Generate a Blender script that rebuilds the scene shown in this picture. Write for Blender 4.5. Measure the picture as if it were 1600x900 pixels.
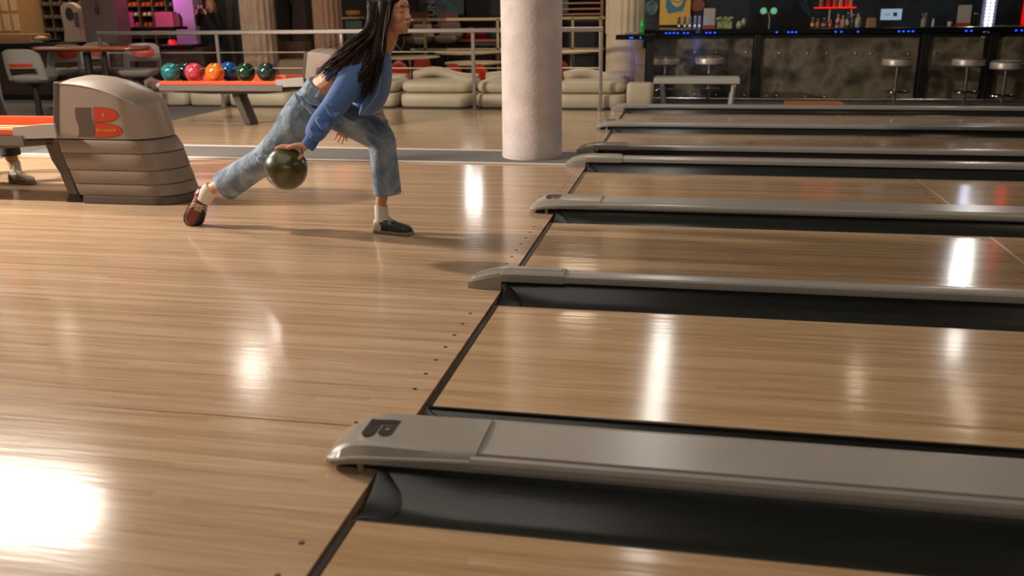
import bpy, bmesh, math, random
from mathutils import Vector, Matrix, Quaternion
PI = math.pi
random.seed(11)
for _o in list(bpy.data.objects):
    bpy.data.objects.remove(_o)
SC = bpy.context.scene
COL = SC.collection

# ------------------------------------------------------------------ camera
F, YAW, PITCH, ROLL = 1413.484, -0.196771, 0.301365, -0.013325
CAM = Vector((0.828118, -2.656846, 1.265216))
def _basis():
    cy, sy, cp, sp = math.cos(YAW), math.sin(YAW), math.cos(PITCH), math.sin(PITCH)
    f = Vector((sy*cp, cy*cp, -sp)); r = Vector((cy, -sy, 0)); u = r.cross(f)
    cr, sr = math.cos(ROLL), math.sin(ROLL)
    return cr*r + sr*u, -sr*r + cr*u, f
CR, CU, CF = _basis()
def at(px, py, Y=None, Z=None, X=None):
    """world point on the given plane, for a spot measured on the photograph"""
    d = CR*((px-800)/F) - CU*((py-450)/F) + CF
    if Y is not None: t = (Y-CAM.y)/d.y
    elif X is not None: t = (X-CAM.x)/d.x
    else: t = ((Z or 0)-CAM.z)/d.z
    return CAM + d*t
cam = bpy.data.cameras.new('camera')
cam.sensor_width = 36; cam.lens = F/1600*36
cam.clip_start = 0.05; cam.clip_end = 200
cam.dof.use_dof = True; cam.dof.focus_distance = 5.0; cam.dof.aperture_fstop = 2.5
co = bpy.data.objects.new('camera', cam); COL.objects.link(co)
M = Matrix((CR, CU, -CF)).transposed().to_4x4(); M.translation = CAM
co.matrix_world = M
SC.camera = co

# ------------------------------------------------------------------ light and exposure
SC.view_settings.view_transform = 'Standard'
SC.view_settings.look = 'None'
SC.view_settings.gamma = 1
SC.view_settings.use_curve_mapping = False
SC.view_settings.exposure = -0.14
w = bpy.data.worlds.new('world'); SC.world = w; w.use_nodes = True
w.node_tree.nodes['Background'].inputs[0].default_value = (1.0, 0.88, 0.74, 1)
w.node_tree.nodes['Background'].inputs[1].default_value = 0.06
def area(name, loc, size, power, color=(1, .82, .62), target=None, sy=None, spread=180):
    l = bpy.data.lights.new(name, 'AREA'); l.energy = power; l.color = color
    l.shape = 'RECTANGLE'; l.size = size; l.size_y = sy or size; l.spread = math.radians(spread)
    o = bpy.data.objects.new(name, l); COL.objects.link(o); o.location = loc
    t = Vector(target) if target is not None else Vector((loc[0], loc[1], 0))
    o.rotation_euler = (t-Vector(loc)).to_track_quat('-Z', 'Y').to_euler()
    return o
WARM = (1.0, 0.80, 0.58); SOFT = (1.0, 0.89, 0.77); WHITE = (1.0, 0.95, 0.88)
CEIL = 3.35
area('key_panel', (-5.35, 3.88, 3.2), 1.7, 210, SOFT, sy=.55)
area('key_lamp', (-7.2, 2.4, 2.9), .25, 640, SOFT, (-1.2, 2.2, .5))
area('fill_behind', (2.2, -4.2, 3.2), 5.0, 78, SOFT, (2.2, 7.5, 0), sy=2.5)  # added fill from behind the camera, not a known fixture
area('fill_front', (-1.2, 0.2, 3.28), 3.2, 52, SOFT)  # unseen fill added over the approach, its reflection out of frame
area('fill_lanes', (5.2, 1.0, 3.28), 3.0, 45, WARM)  # extra fill added to brighten the lanes
area('ceiling_lamp_left', (-4.65, 7.45, 3.2), .28, 20, SOFT, sy=.6)
area('ceiling_lamp_left_far', (-5.0, 9.0, 3.2), .12, 9, SOFT, sy=.4)
area('ceiling_spot_left', (-9.5, 9.4, 3.2), .25, 16, SOFT)
area('ceiling_spot_left_near', (-7.9, 8.2, 3.2), .09, 3, WARM, sy=.14)
area('ceiling_panel_carpet', (-11.5, 5.5, 3.25), 2.5, 90, SOFT)
area('tube_lamp_middle', (.55, 7.2, 3.25), .22, 46, WHITE, sy=6.2)
area('tube_lamp_right', (5.06, 12.2, 2.68), .22, 42, WHITE, (5.0, 4.0, 1.5), sy=.8)
area('spot_right', (4.5, 9.9, 3.2), .14, 8, WHITE, sy=.2)
area('spot_right_near', (4.05, 7.7, 3.2), .08, 4, WARM, sy=1.0)
area('spot_middle', (2.95, 8.2, 3.2), .08, 2.5, WARM, sy=.7)
area('bistro_light', (-1.2, 11.3, 3.2), 1.2, 46, WARM)
area('bistro_tube', (-2.92, 12.5, 1.78), .06, 3.2, WHITE, (-2.5, 9, 1.2), sy=.34)
area('bistro_tube', (-2.78, 12.5, 1.78), .06, 3.2, WHITE, (-2.4, 9, 1.2), sy=.34)
area('desk_light', (-8.9, 10.6, 2.9), .8, 50, (1, .74, .46), (-9.2, 11.2, 1.0))

# ------------------------------------------------------------------ materials
def lin(h):
    h = h.lstrip('#'); v = [int(h[i:i+2], 16)/255 for i in (0, 2, 4)]
    return tuple(c/12.92 if c <= .04045 else ((c+.055)/1.055)**2.4 for c in v) + (1,)
MATS = {}
def mat(name, col, rough=.5, metal=0, var=0.0, scale=8, bump=0.0, bscale=60, coat=0, emit=None, estr=0, trans=0, stretch=None, sheen=0):
    if name in MATS: return MATS[name]
    m = bpy.data.materials.new(name); m.use_nodes = True; nt = m.node_tree; N = nt.nodes; L = nt.links
    b = N['Principled BSDF']; c = lin(col) if isinstance(col, str) else col
    b.inputs['Base Color'].default_value = c
    b.inputs['Roughness'].default_value = rough; b.inputs['Metallic'].default_value = metal
    b.inputs['Coat Weight'].default_value = coat; b.inputs['Transmission Weight'].default_value = trans
    b.inputs['Sheen Weight'].default_value = sheen
    if emit:
        b.inputs['Emission Color'].default_value = lin(emit) if isinstance(emit, str) else emit
        b.inputs['Emission Strength'].default_value = estr
    tc = N.new('ShaderNodeTexCoord'); mp = N.new('ShaderNodeMapping'); L.new(tc.outputs['Object'], mp.inputs[0])
    if stretch: mp.inputs['Scale'].default_value = stretch
    if var:
        n = N.new('ShaderNodeTexNoise'); n.inputs['Scale'].default_value = scale; n.inputs['Detail'].default_value = 5
        L.new(mp.outputs[0], n.inputs[0])
        r = N.new('ShaderNodeValToRGB'); r.color_ramp.elements[0].position = .3; r.color_ramp.elements[1].position = .7
        r.color_ramp.elements[0].color = tuple(x*(1-var) for x in c[:3])+(1,)
        r.color_ramp.elements[1].color = tuple(min(1, x*(1+var)) for x in c[:3])+(1,)
        L.new(n.outputs[0], r.inputs[0]); L.new(r.outputs[0], b.inputs['Base Color'])
    if bump:
        n2 = N.new('ShaderNodeTexNoise'); n2.inputs['Scale'].default_value = bscale; n2.inputs['Detail'].default_value = 3
        L.new(mp.outputs[0], n2.inputs[0])
        bp = N.new('ShaderNodeBump'); bp.inputs['Strength'].default_value = bump; bp.inputs['Distance'].default_value = .01
        L.new(n2.outputs[0], bp.inputs['Height']); L.new(bp.outputs[0], b.inputs['Normal'])
    MATS[name] = m; return m

def boards(name, c1, c2, bw=.0267, rough=.13, blen=2.6, streak=.12, bump=.06):
    """lane surface: narrow boards running along X, each with its own tone"""
    m = bpy.data.materials.new(name); m.use_nodes = True; nt = m.node_tree; N = nt.nodes; L = nt.links
    b = N['Principled BSDF']; g = N.new('ShaderNodeNewGeometry'); s = N.new('ShaderNodeSeparateXYZ'); L.new(g.outputs['Position'], s.inputs[0])
    def mth(op, a, bb=None):
        n = N.new('ShaderNodeMath'); n.operation = op
        for i, v in enumerate((a, bb)):
            if v is None: continue
            if isinstance(v, (int, float)): n.inputs[i].default_value = v
            else: L.new(v, n.inputs[i])
        return n.outputs[0]
    row = mth('FLOOR', mth('DIVIDE', s.outputs[1], bw))
    wn = N.new('ShaderNodeTexWhiteNoise'); wn.noise_dimensions = '1D'; L.new(row, wn.inputs['W'])
    seg = mth('FLOOR', mth('ADD', mth('DIVIDE', s.outputs[0], blen), mth('MULTIPLY', wn.outputs[0], 7)))
    cb = N.new('ShaderNodeCombineXYZ'); L.new(row, cb.inputs[0]); L.new(seg, cb.inputs[1])
    wn2 = N.new('ShaderNodeTexWhiteNoise'); wn2.noise_dimensions = '3D'; L.new(cb.outputs[0], wn2.inputs[0])
    sc = N.new('ShaderNodeCombineXYZ')
    L.new(mth('MULTIPLY', s.outputs[0], 3.2), sc.inputs[0]); L.new(mth('MULTIPLY', s.outputs[1], 90), sc.inputs[1])
    L.new(mth('MULTIPLY', row, 3.7), sc.inputs[2])
    nz = N.new('ShaderNodeTexNoise'); nz.inputs['Scale'].default_value = 1; nz.inputs['Detail'].default_value = 6; nz.inputs['Roughness'].default_value = .65
    L.new(sc.outputs[0], nz.inputs[0])
    sc2 = N.new('ShaderNodeCombineXYZ')
    L.new(mth('MULTIPLY', s.outputs[0], .35), sc2.inputs[0]); L.new(mth('MULTIPLY', s.outputs[1], 14), sc2.inputs[1])
    nz2 = N.new('ShaderNodeTexNoise'); nz2.inputs['Scale'].default_value = 1; nz2.inputs['Detail'].default_value = 3
    L.new(sc2.outputs[0], nz2.inputs[0])
    tot = mth('ADD', mth('ADD', mth('MULTIPLY', wn2.outputs[0], .20), mth('MULTIPLY', nz.outputs[0], .84)), mth('MULTIPLY', nz2.outputs[0], .30))
    r = N.new('ShaderNodeValToRGB'); L.new(mth('SUBTRACT', tot, .12), r.inputs[0])
    r.color_ramp.elements[0].position = .3; r.color_ramp.elements[0].color = lin(c1)
    r.color_ramp.elements[1].position = .8; r.color_ramp.elements[1].color = lin(c2)
    L.new(r.outputs[0], b.inputs['Base Color'])
    b.inputs['Roughness'].default_value = rough; b.inputs['Specular IOR Level'].default_value = .5
    b.inputs['Coat Weight'].default_value = .0
    # faint ripple across the boards
    sc3 = N.new('ShaderNodeCombineXYZ')
    L.new(mth('MULTIPLY', s.outputs[0], 2.2), sc3.inputs[0]); L.new(mth('MULTIPLY', s.outputs[1], 24), sc3.inputs[1])
    nz3 = N.new('ShaderNodeTexNoise'); nz3.inputs['Scale'].default_value = 1; nz3.inputs['Detail'].default_value = 2; L.new(sc3.outputs[0], nz3.inputs[0])
    bp = N.new('ShaderNodeBump'); bp.inputs['Strength'].default_value = bump; bp.inputs['Distance'].default_value = .01
    L.new(nz3.outputs[0], bp.inputs['Height']); L.new(bp.outputs[0], b.inputs['Normal'])
    rr = mth('ADD', mth('MULTIPLY', nz.outputs[0], .06), rough-.03); L.new(rr, b.inputs['Roughness'])
    MATS[name] = m; return m

# ------------------------------------------------------------------ mesh helpers
def add_box(bm, c, s, rot=None):
    """box centred at c with full sizes s"""
    r = bmesh.ops.create_cube(bm, size=1)['verts']
    bmesh.ops.scale(bm, vec=Vector(s), verts=r)
    if rot is not None: bmesh.ops.rotate(bm, cent=(0, 0, 0), matrix=rot, verts=r)
    bmesh.ops.translate(bm, vec=Vector(c), verts=r)
    return r
def frame_of(d):
    d = d.normalized(); a = Vector((0, 0, 1)) if abs(d.z) < .9 else Vector((1, 0, 0))
    x = a.cross(d).normalized(); return x, d.cross(x).normalized()
def add_loft(bm, rings, cap=True, closed=True):
    vs = [[bm.verts.new(p) for p in r] for r in rings]
    n = len(rings[0])
    for a, b in zip(vs, vs[1:]):
        for i in range(n if closed else n-1):
            j = (i+1) % n
            bm.faces.new((a[i], a[j], b[j], b[i]))
    if cap and closed:
        bm.faces.new(list(reversed(vs[0]))); bm.faces.new(vs[-1])
    return vs
def add_tube(bm, pts, radii, n=12, cap=True, flat=None, side=None):
    """tube along pts; radii a number, list, or list of (across, other); side = direction of the first radius"""
    pts = [Vector(p) for p in pts]
    if isinstance(radii, (int, float)): radii = [radii]*len(pts)
    rings = []; x = None
    for i, p in enumerate(pts):
        d = (pts[min(i+1, len(pts)-1)]-pts[max(i-1, 0)]).normalized()
        if side is not None:
            x = (Vector(side)-d*Vector(side).dot(d)).normalized()
        elif x is None: x = frame_of(d)[0]
        else: x = (x-d*x.dot(d)).normalized()
        y = d.cross(x)
        r = radii[i]; ra, rb = (r, r) if isinstance(r, (int, float)) else r
        rings.append([p+x*math.cos(2*PI*k/n)*ra+y*math.sin(2*PI*k/n)*rb for k in range(n)])
    return add_loft(bm, rings, cap)
def add_cyl(bm, a, b, r, n=20, r2=None):
    return add_tube(bm, [a, b], [r, r if r2 is None else r2], n)
def add_ell(bm, c, r, rot=None, u=20, v=14):
    if isinstance(r, (int, float)): r = (r, r, r)
    vs = bmesh.ops.create_uvsphere(bm, u_segments=u, v_segments=v, radius=1)['verts']
    bmesh.ops.scale(bm, vec=Vector(r), verts=vs)
    if rot is not None: bmesh.ops.rotate(bm, cent=(0, 0, 0), matrix=rot, verts=vs)
    bmesh.ops.translate(bm, vec=Vector(c), verts=vs)
    return vs
def add_lathe(bm, c, prof, n=24):
    c = Vector(c)
    rings = [[c+Vector((max(r, 1e-4)*math.cos(2*PI*k/n), max(r, 1e-4)*math.sin(2*PI*k/n), z)) for k in range(n)] for r, z in prof]
    return add_loft(bm, rings)
def add_prism(bm, pts, off):
    """flat polygon pts (3d) pushed by vector off"""
    off = Vector(off); return add_loft(bm, [[Vector(p) for p in pts], [Vector(p)+off for p in pts]])
def rbox_ring(cx, cy, z, hx, hy, r, n=5):
    out = []
    for k, (sx, sy) in enumerate(((1, 1), (-1, 1), (-1, -1), (1, -1))):
        for i in range(n+1):
            a = PI/2*(k + i/n)
            out.append(Vector((cx+sx*(hx-r)+r*math.cos(a), cy+sy*(hy-r)+r*math.sin(a), z)))
    return out
def obj(name, bm, m, parent=None, smooth=True, bevel=0, sub=0, angle=40, loc=None):
    bmesh.ops.recalc_face_normals(bm, faces=bm.faces)
    me = bpy.data.meshes.new(name); bm.to_mesh(me); bm.free()
    for p in me.polygons: p.use_smooth = smooth
    if smooth:
        try: me.set_sharp_from_angle(angle=math.radians(angle))
        except Exception: pass
    o = bpy.data.objects.new(name, me); COL.objects.link(o)
    if isinstance(m, (list, tuple)):
        for q in m: me.materials.append(q)
    else: me.materials.append(m)
    if bevel:
        b = o.modifiers.new('bevel', 'BEVEL'); b.width = bevel; b.segments = 2; b.limit_method = 'ANGLE'; b.angle_limit = math.radians(50)
    if sub:
        s = o.modifiers.new('sub', 'SUBSURF'); s.levels = sub; s.render_levels = sub
    if parent is not None:
        o.parent = parent
        o.matrix_parent_inverse = Matrix.Translation(parent.location).inverted() if parent.get('_w') is None else Matrix()
    return o
def root_world(o):
    return Vector(o.location)
def tag(o, label, cat, group=None, kind=None):
    if label: o['label'] = label
    if cat: o['category'] = cat
    if group: o['group'] = group
    if kind: o['kind'] = kind
    return o
def thing(name, label, cat, loc=(0, 0, 0), group=None):
    """Empty at the base of a thing; parts are given in world coordinates and parented to it"""
    o = bpy.data.objects.new(name, None); o.empty_display_size = .1; COL.objects.link(o); o.location = Vector(loc)
    return tag(o, label, cat, group)
def child(name, bm, m, parent, **k):
    """part built in world coordinates; mesh is moved to its parent's frame"""
    P = Vector((0, 0, 0)); q = parent
    while q is not None: P = P+Vector(q.location); q = q.parent
    bmesh.ops.translate(bm, vec=-P, verts=bm.verts)
    o = obj(name, bm, m, None, **k); o.parent = parent
    return o
def solo(name, bm, m, label, cat, group=None, **k):
    """thing that is one mesh, its origin moved to its base"""
    xs = [v.co for v in bm.verts]
    c = Vector(((min(v.x for v in xs)+max(v.x for v in xs))/2, (min(v.y for v in xs)+max(v.y for v in xs))/2, min(v.z for v in xs)))
    bmesh.ops.translate(bm, vec=-c, verts=bm.verts)
    o = obj(name, bm, m, None, **k); o.location = c
    return tag(o, label, cat, group)
def struct(name, bm, m, **k):
    o = obj(name, bm, m, None, **k); o['kind'] = 'structure'; return o
def dup(root, delta=(0, 0, 0), label=None, group=None, rotz=None, loc=None):
    def cp(o, parent):
        c = o.copy(); COL.objects.link(c); c.parent = parent
        for ch in [x for x in bpy.data.objects if x.parent == o]: cp(ch, c)
        return c
    r = cp(root, None); r.location = Vector(root.location)+Vector(delta) if loc is None else Vector(loc)
    if rotz is not None: r.rotation_euler.z = rotz
    if label: r['label'] = label
    if group: r['group'] = group
    return r
def text_mesh(name, body, size, m, parent, mw, depth=.001, bold=0, align='CENTER'):
    cu = bpy.data.curves.new(name, 'FONT'); cu.body = body; cu.size = size; cu.extrude = depth; cu.align_x = align; cu.align_y = 'CENTER'; cu.offset = bold
    t = bpy.data.objects.new(name, cu); COL.objects.link(t)
    dg = bpy.context.evaluated_depsgraph_get(); dg.update()
    me = bpy.data.meshes.new_from_object(t.evaluated_get(dg)); bpy.data.objects.remove(t)
    P = Vector((0, 0, 0)); q = parent
    while q is not None: P = P+Vector(q.location); q = q.parent
    me.transform(Matrix.Translation(-P) @ mw)
    me.materials.clear(); me.materials.append(m)
    o = bpy.data.objects.new(name, me); COL.objects.link(o); o.parent = parent
    return o
def basis(o, x, z):
    """matrix with local x along x and local z as near z as possible"""
    x = Vector(x).normalized(); z = Vector(z); z = (z-x*z.dot(x)).normalized(); y = z.cross(x)
    m = Matrix((x, y, z)).transposed().to_4x4(); m.translation = Vector(o); return m
def new(): return bmesh.new()
def lerp(a, b, t): return a+(b-a)*t

# ------------------------------------------------------------------ lane layout (Y along the foul line)
LW, GW, WIDE, NARROW = 1.067, .235, 1.783, 1.625
lane_near = [-WIDE, 0.0, NARROW, NARROW+WIDE]           # near edges of the four front lanes
lane_near.append(lane_near[-1]+2.351); lane_near.append(lane_near[-1]+WIDE)
XEND = 19.0
APX = -5.35                                            # where the approach meets the carpet
M_lane = boards('lane_wood', '#9a7957', '#c7a883')
M_appr = boards('approach_wood', '#9e7d5e', '#ccaf90', rough=.15)
M_gut = mat('gutter_plastic', '#282926', .27, var=.12, scale=5, bump=.05, bscale=14, stretch=(.5, 4, 4))
M_cap = mat('divider_grey', '#9a938b', .28, var=.05, scale=4)
M_nose = mat('divider_nose_grey', '#958d82', .24, var=.04, scale=6, bump=.03, bscale=300)
M_dark = mat('dark_trim', '#161413', .45)
M_black = mat('black_plastic', '#0d0d0e', .4)
M_foul = mat('foul_line_black', '#241b16', .35)
M_pale = mat('pale_line', '#d8cbb8', .45)
M_dot = mat('marker_dot', '#4a2f1c', .4)

# floor slabs
bm = new(); add_box(bm, ((APX-.01)/2, (-9+8.85)/2, -.05), (-(APX)-.01, 17.85, .1)); struct('floor', bm, M_appr, smooth=False)
M_carpet = mat('carpet_grey', '#5d5852', .95, var=.2, scale=30, bump=.4, bscale=500)
bm = new()
add_box(bm, ((-16+APX)/2, 1.5, -.055), (-16-APX, 27, .1)) if False else add_box(bm, ((APX-16)/2, 3, -.052), (16+APX, 24, .1))
add_box(bm, ((20+APX)/2, (8.86+15)/2, -.052), (20-APX, 15-8.86, .1))
struct('carpet_floor', bm, M_carpet, smooth=False)
bm = new(); add_box(bm, ((XEND+.02)/2, 0, -.35), (XEND, 18, .1)); struct('subfloor', bm, M_dark, smooth=False)
M_ceil = mat('ceiling_dark', '#4a433c', .9)
bm = new(); add_box(bm, (1.5, 3, CEIL+.05), (36, 26, .1)); struct('ceiling', bm, M_ceil, smooth=False)
M_wall = mat('wall_dark', '#3a2f29', .85, var=.15, scale=3)
bm = new(); add_box(bm, (2, 15.05, 1.6), (36, .1, 3.6)); struct('wall_back', bm, M_wall, smooth=False)
M_wf = mat('wall_front', '#6b5a4c', .85)
bm = new(); add_box(bm, (2, -9.05, 1.6), (36, .1, 3.6)); struct('wall_front', bm, M_wf, smooth=False)
bm = new(); add_box(bm, (-16.05, 3, 1.6), (.1, 24, 3.6)); struct('wall_left', bm, M_wf, smooth=False)
bm = new(); add_box(bm, (19.6, 3, 1.6), (.1, 24, 3.6)); struct('wall_right', bm, M_wall, smooth=False)

names = ['nearest, cut off by the bottom edge of the view', 'between the thick divider in front and the red-lit thin divider',
         'in front of the second thick divider with an emblem', 'just before the grey walkway strip',
         'beyond the grey walkway strip, in front of the third thick divider', 'farthest one, in front of the bar']
for i, y0 in enumerate(lane_near):
    y1 = y0+LW
    lo = y0 if i else y0-1.2
    t = thing('bowling_lane', 'pale wooden bowling lane, %s' % names[i], 'bowling lane', (0, (y0+y1)/2, 0), 'bowling lanes')
    bm = new(); add_box(bm, (XEND/2+.012, (lo+y1)/2, -.06), (XEND-.02, y1-lo, .12)); child('lane_surface', bm, M_lane, t, smooth=False, bevel=.003)
    bm = new(); add_box(bm, (0.012, (lo+y1)/2, .0006), (.018, y1-lo-.004, .0016)); child('foul_line', bm, M_foul, t, smooth=False)
    bm = new(); add_box(bm, (2.5, (lo+y1)/2, .0005), (.014, y1-lo-.01, .0012)); child('seam_line', bm, mat('seam_tan', '#b58f66', .3), t, smooth=False)
    # approach dots and dots down the lane
    yc = (y0+y1)/2
    for dx in (-.076, 2.44):
        for k in (-3.4, -2.4, -1.4, 0, 1.4, 2.4, 3.4) if dx > 0 else (-3, -2, -1, 0, 1, 2, 3):
            bm = new(); add_cyl(bm, (dx, yc+k*.137, 0), (dx, yc+k*.137, .0012), .008 if dx < 0 else .011, 12)
            child('marker_dot', bm, M_dot, t)
# ------------------------------------------------------------------ gutters
def gutter(ya, yb, where, side=0):
    # side: +1 when the divider is at the far (high y) edge, -1 when at the near edge
    side = side or (-1 if any(abs(yb-n_) < .01 for n_ in lane_near) else 1)
    if side > 0: yb = yb+.013
    else: ya = ya-.013
    yc, hw = (ya+yb)/2, abs(yb-ya)/2
    def gz(u, dep):                       # u 0 at the low-y edge .. 1 at the high-y edge
        d_ = u if side > 0 else 1-u
        return lerp(-.006, .037, d_**1.5)-dep*math.sin(PI*u)**.8
    t = thing('gutter', 'dark grey curved ball gutter, %s' % where, 'gutter', (0, yc, -.09), 'ball gutters')
    bm = new(); rings = []
    for x in [.004, .05, .1, .16, .25, .5, 2, 6, 12, XEND]:
        k = min(1, x/.25); dep = .030+.028*k
        inner = [Vector((x, yc-hw*math.cos(PI*i/16), gz((1-math.cos(PI*i/16))/2, dep))) for i in range(17)]
        outer = [Vector((x, yc+hw, -.14)), Vector((x, yc-hw, -.14))]
        rings.append(inner+outer)
    add_loft(bm, rings); child('trough', bm, M_gut, t, angle=50)
    # leaf shaped entry scoop
    bm = new(); rr = []
    for j in range(15):
        v = j/14; yy = yc-hw*.92+2*hw*.92*v
        z0 = gz((yy-yc+hw)/(2*hw), .034)
        wv = math.sin(PI*v)**.7*.085+.003
        rr.append([Vector((.012, yy, z0+.012)), Vector((.012+wv*.6, yy, z0+.006)), Vector((.012+wv, yy, z0-.004)), Vector((.012+wv*.5, yy, z0-.012)), Vector((.012, yy, z0-.012))])
    add_loft(bm, rr); child('entry_scoop', bm, mat('scoop_black', '#17191a', .35), t)
    # lane side trim
    bm = new()
    for yy in ((ya,) if side > 0 else (yb,)): add_box(bm, (XEND/2+.005, yy+(.004 if yy < yc else -.004), -.008), (XEND-.01, .008, .012))
    child('edge_strip', bm, M_dark, t, smooth=False)
    return t
G = []   # (low, high) of every divider zone
for i in range(len(lane_near)-1):
    G.append((lane_near[i]+LW, lane_near[i+1]))
last = lane_near[-1]+LW
wh = ['first thick divider', 'first thin divider', 'second thick divider', 'thin divider before the grey walkway strip', 'x', 'third thick divider']
for i, (a, b) in enumerate(G):
    if i == 3:
        gutter(a, a+GW, 'in front of the thin divider before the walkway strip')
        gutter(b-GW, b, 'behind the thin divider after the walkway strip')
    else:
        nm = {0: 'first thick divider', 1: 'first thin divider', 2: 'second thick divider', 4: 'third thick divider'}[i]
        gutter(a, a+GW, 'on the near side of the %s' % nm)
        gutter(b-GW, b, 'on the far side of the %s' % nm)
gutter(last, last+GW, 'in front of the last thin divider by the bar')

# ------------------------------------------------------------------ dividers
def emblem_B(bm_side, origin, ux, uy, S, n, d=.0015, part='B'):
    """letter B made of two lobes, plus a waving three-stripe flag at its left. ux right, uy up, n outward, S total height"""
    O, ux, uy, n = Vector(origin), Vector(ux).normalized(), Vector(uy).normalized(), Vector(n).normalized()
    def P(a, b): return O+ux*a*S+uy*b*S
    if part == 'B':
        for lo, hi, wd in ((.0, .46, .80), (.52, 1.0, .74)):
            h = (hi-lo)/2; mid = (hi+lo)/2
            out = [P(0, lo), P(wd-h, lo)]+[P(wd-h+h*math.sin(PI*k/10), mid-h*math.cos(PI*k/10)) for k in range(1, 10)]+[P(wd-h, hi), P(.0, hi)]
            add_prism(bm_side, out, n*d)
    elif part == 'flag':
        for k in range(3):
            x0 = -.40+.13*k; pts = []
            for j in range(9): pts.append(P(x0-.02+.025*math.sin(j/8*2*PI), j/8))
            for j in range(8, -1, -1): pts.append(P(x0+.095+.025*math.sin(j/8*2*PI), j/8))
            add_prism(bm_side, pts, n*d)
def cap_profile(y0, y1, zt, zb, lip=.02):
    """cross-section of a long cap: flat top, groove near both edges, rolled lips"""
    w_ = y1-y0
    return [(y0, zb), (y0-.004, zb+.012), (y0-.002, zt-.016), (y0+.006, zt-.007), (y0+lip, zt-.004), (y0+lip+.003, zt-.012), (y0+lip+.007, zt-.012), (y0+lip+.010, zt),
            (y1-lip-.010, zt), (y1-lip-.007, zt-.012), (y1-lip-.003, zt-.012), (y1-lip, zt-.004), (y1-.006, zt-.007), (y1+.002, zt-.016), (y1+.004, zb+.012), (y1, zb)]
def thick_divider(a, b, label):
    y0, y1 = a+GW-.010, b-GW+.010; yc = (y0+y1)/2; hw = (y1-y0)/2
    t = thing('lane_divider', label, 'lane divider', (0, yc, 0), 'lane dividers')
    bm = new(); pr = cap_profile(y0, y1, .084, .040)
    add_loft(bm, [[Vector((x, y, z)) for y, z in pr] for x in (.27, 1, 3, 8, XEND)]); child('cap', bm, M_cap, t, angle=25)
    bm = new(); add_box(bm, (XEND/2+.02, yc, -.03), (XEND-.04, (y1-y0)-.05, .14)); child('core', bm, M_dark, t, smooth=False)
    # moulded nose: rings along x; rounded plan, side facet, dipping tip
    bm = new(); rings = []
    tip = -.172
    for x in [tip, tip+.004, tip+.012, tip+.03, tip+.055, tip+.09, -.03, .03, .10, .18, .25, .285]:
        s = (x-tip)
        wv = hw*min(1, .64+.41*math.sqrt(max(0, 1-(1-min(1, s/.10))**2))) if s < .10 else hw*(1+.05*(1-min(1, (s-.1)/.3)))
        if s >= .10: wv = hw*1.05-(hw*.03)*min(1, (s-.1)/.3)
        e = 1-(1-min(1, s/.16))**2.4
        zt = .030+.062*e if s < .16 else .092-.002*min(1, (s-.16)/.2)
        zb = .014+.022*min(1, s/.12)
        fac = .035*min(1, s/.05)*(1-.75*min(1, s/.42))+.010     # width of side facet
        lipz = zb+.018+.016*min(1, s/.4)
        lipz = min(lipz, zt-.006)
        prof = [(-wv+.006, zb), (-wv, zb+.006), (-wv, lipz-.004), (-wv+.004, lipz), (-wv+.012, lipz+.001), (-wv+.012+fac*.55, zt-.008 if zt-.008 > lipz else lipz+.001), (-wv+.018+fac*.8, zt-.001), (-wv*.35, zt+.001)]
        prof = prof+[(-p, z) for p, z in reversed(prof)]
        rings.append([Vector((x, yc+p, z)) for p, z in prof])
    add_loft(bm, rings); child('nose', bm, M_nose, t, angle=15)
    bm = new(); add_box(bm, (-.065, yc, .008), (.13, 2*hw-.09, .016)); child('nose_base', bm, M_black, t, smooth=False)
    for yy in (y0+.02, y1-.02):
        bm = new(); add_cyl(bm, (-.055, yy, 0), (-.055, yy, .035), .010, 14); child('support_peg', bm, mat('peg_grey', '#8a8376', .4), t)
    # emblem laid on the nose, spine towards the far side
    Me = mat('emblem_dark', '#2e2724', .4)
    bm = new(); emblem_B(bm, (-.070, yc+.004, .0905), (0, -1, 0), (1, 0, 0), .090, (0, 0, 1), d=.0035); child('emblem', bm, Me, t, smooth=False)
    bm = new(); emblem_B(bm, (-.070, yc+.004, .0905), (0, -1, 0), (1, 0, 0), .090, (0, 0, 1), d=.0035, part='flag'); child('emblem_flag', bm, Me, t, smooth=False)
    bm = new(); add_cyl(bm, (-.070+.068, yc+.004-.024, .09), (-.070+.068, yc+.004-.024, .0950), .006, 14); child('emblem_hole', bm, M_nose, t)
    bm = new(); add_ell(bm, (-.118, yc+.03, .083), (.007, .005, .003)); child('screw', bm, M_dark, t)
    return t
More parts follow.
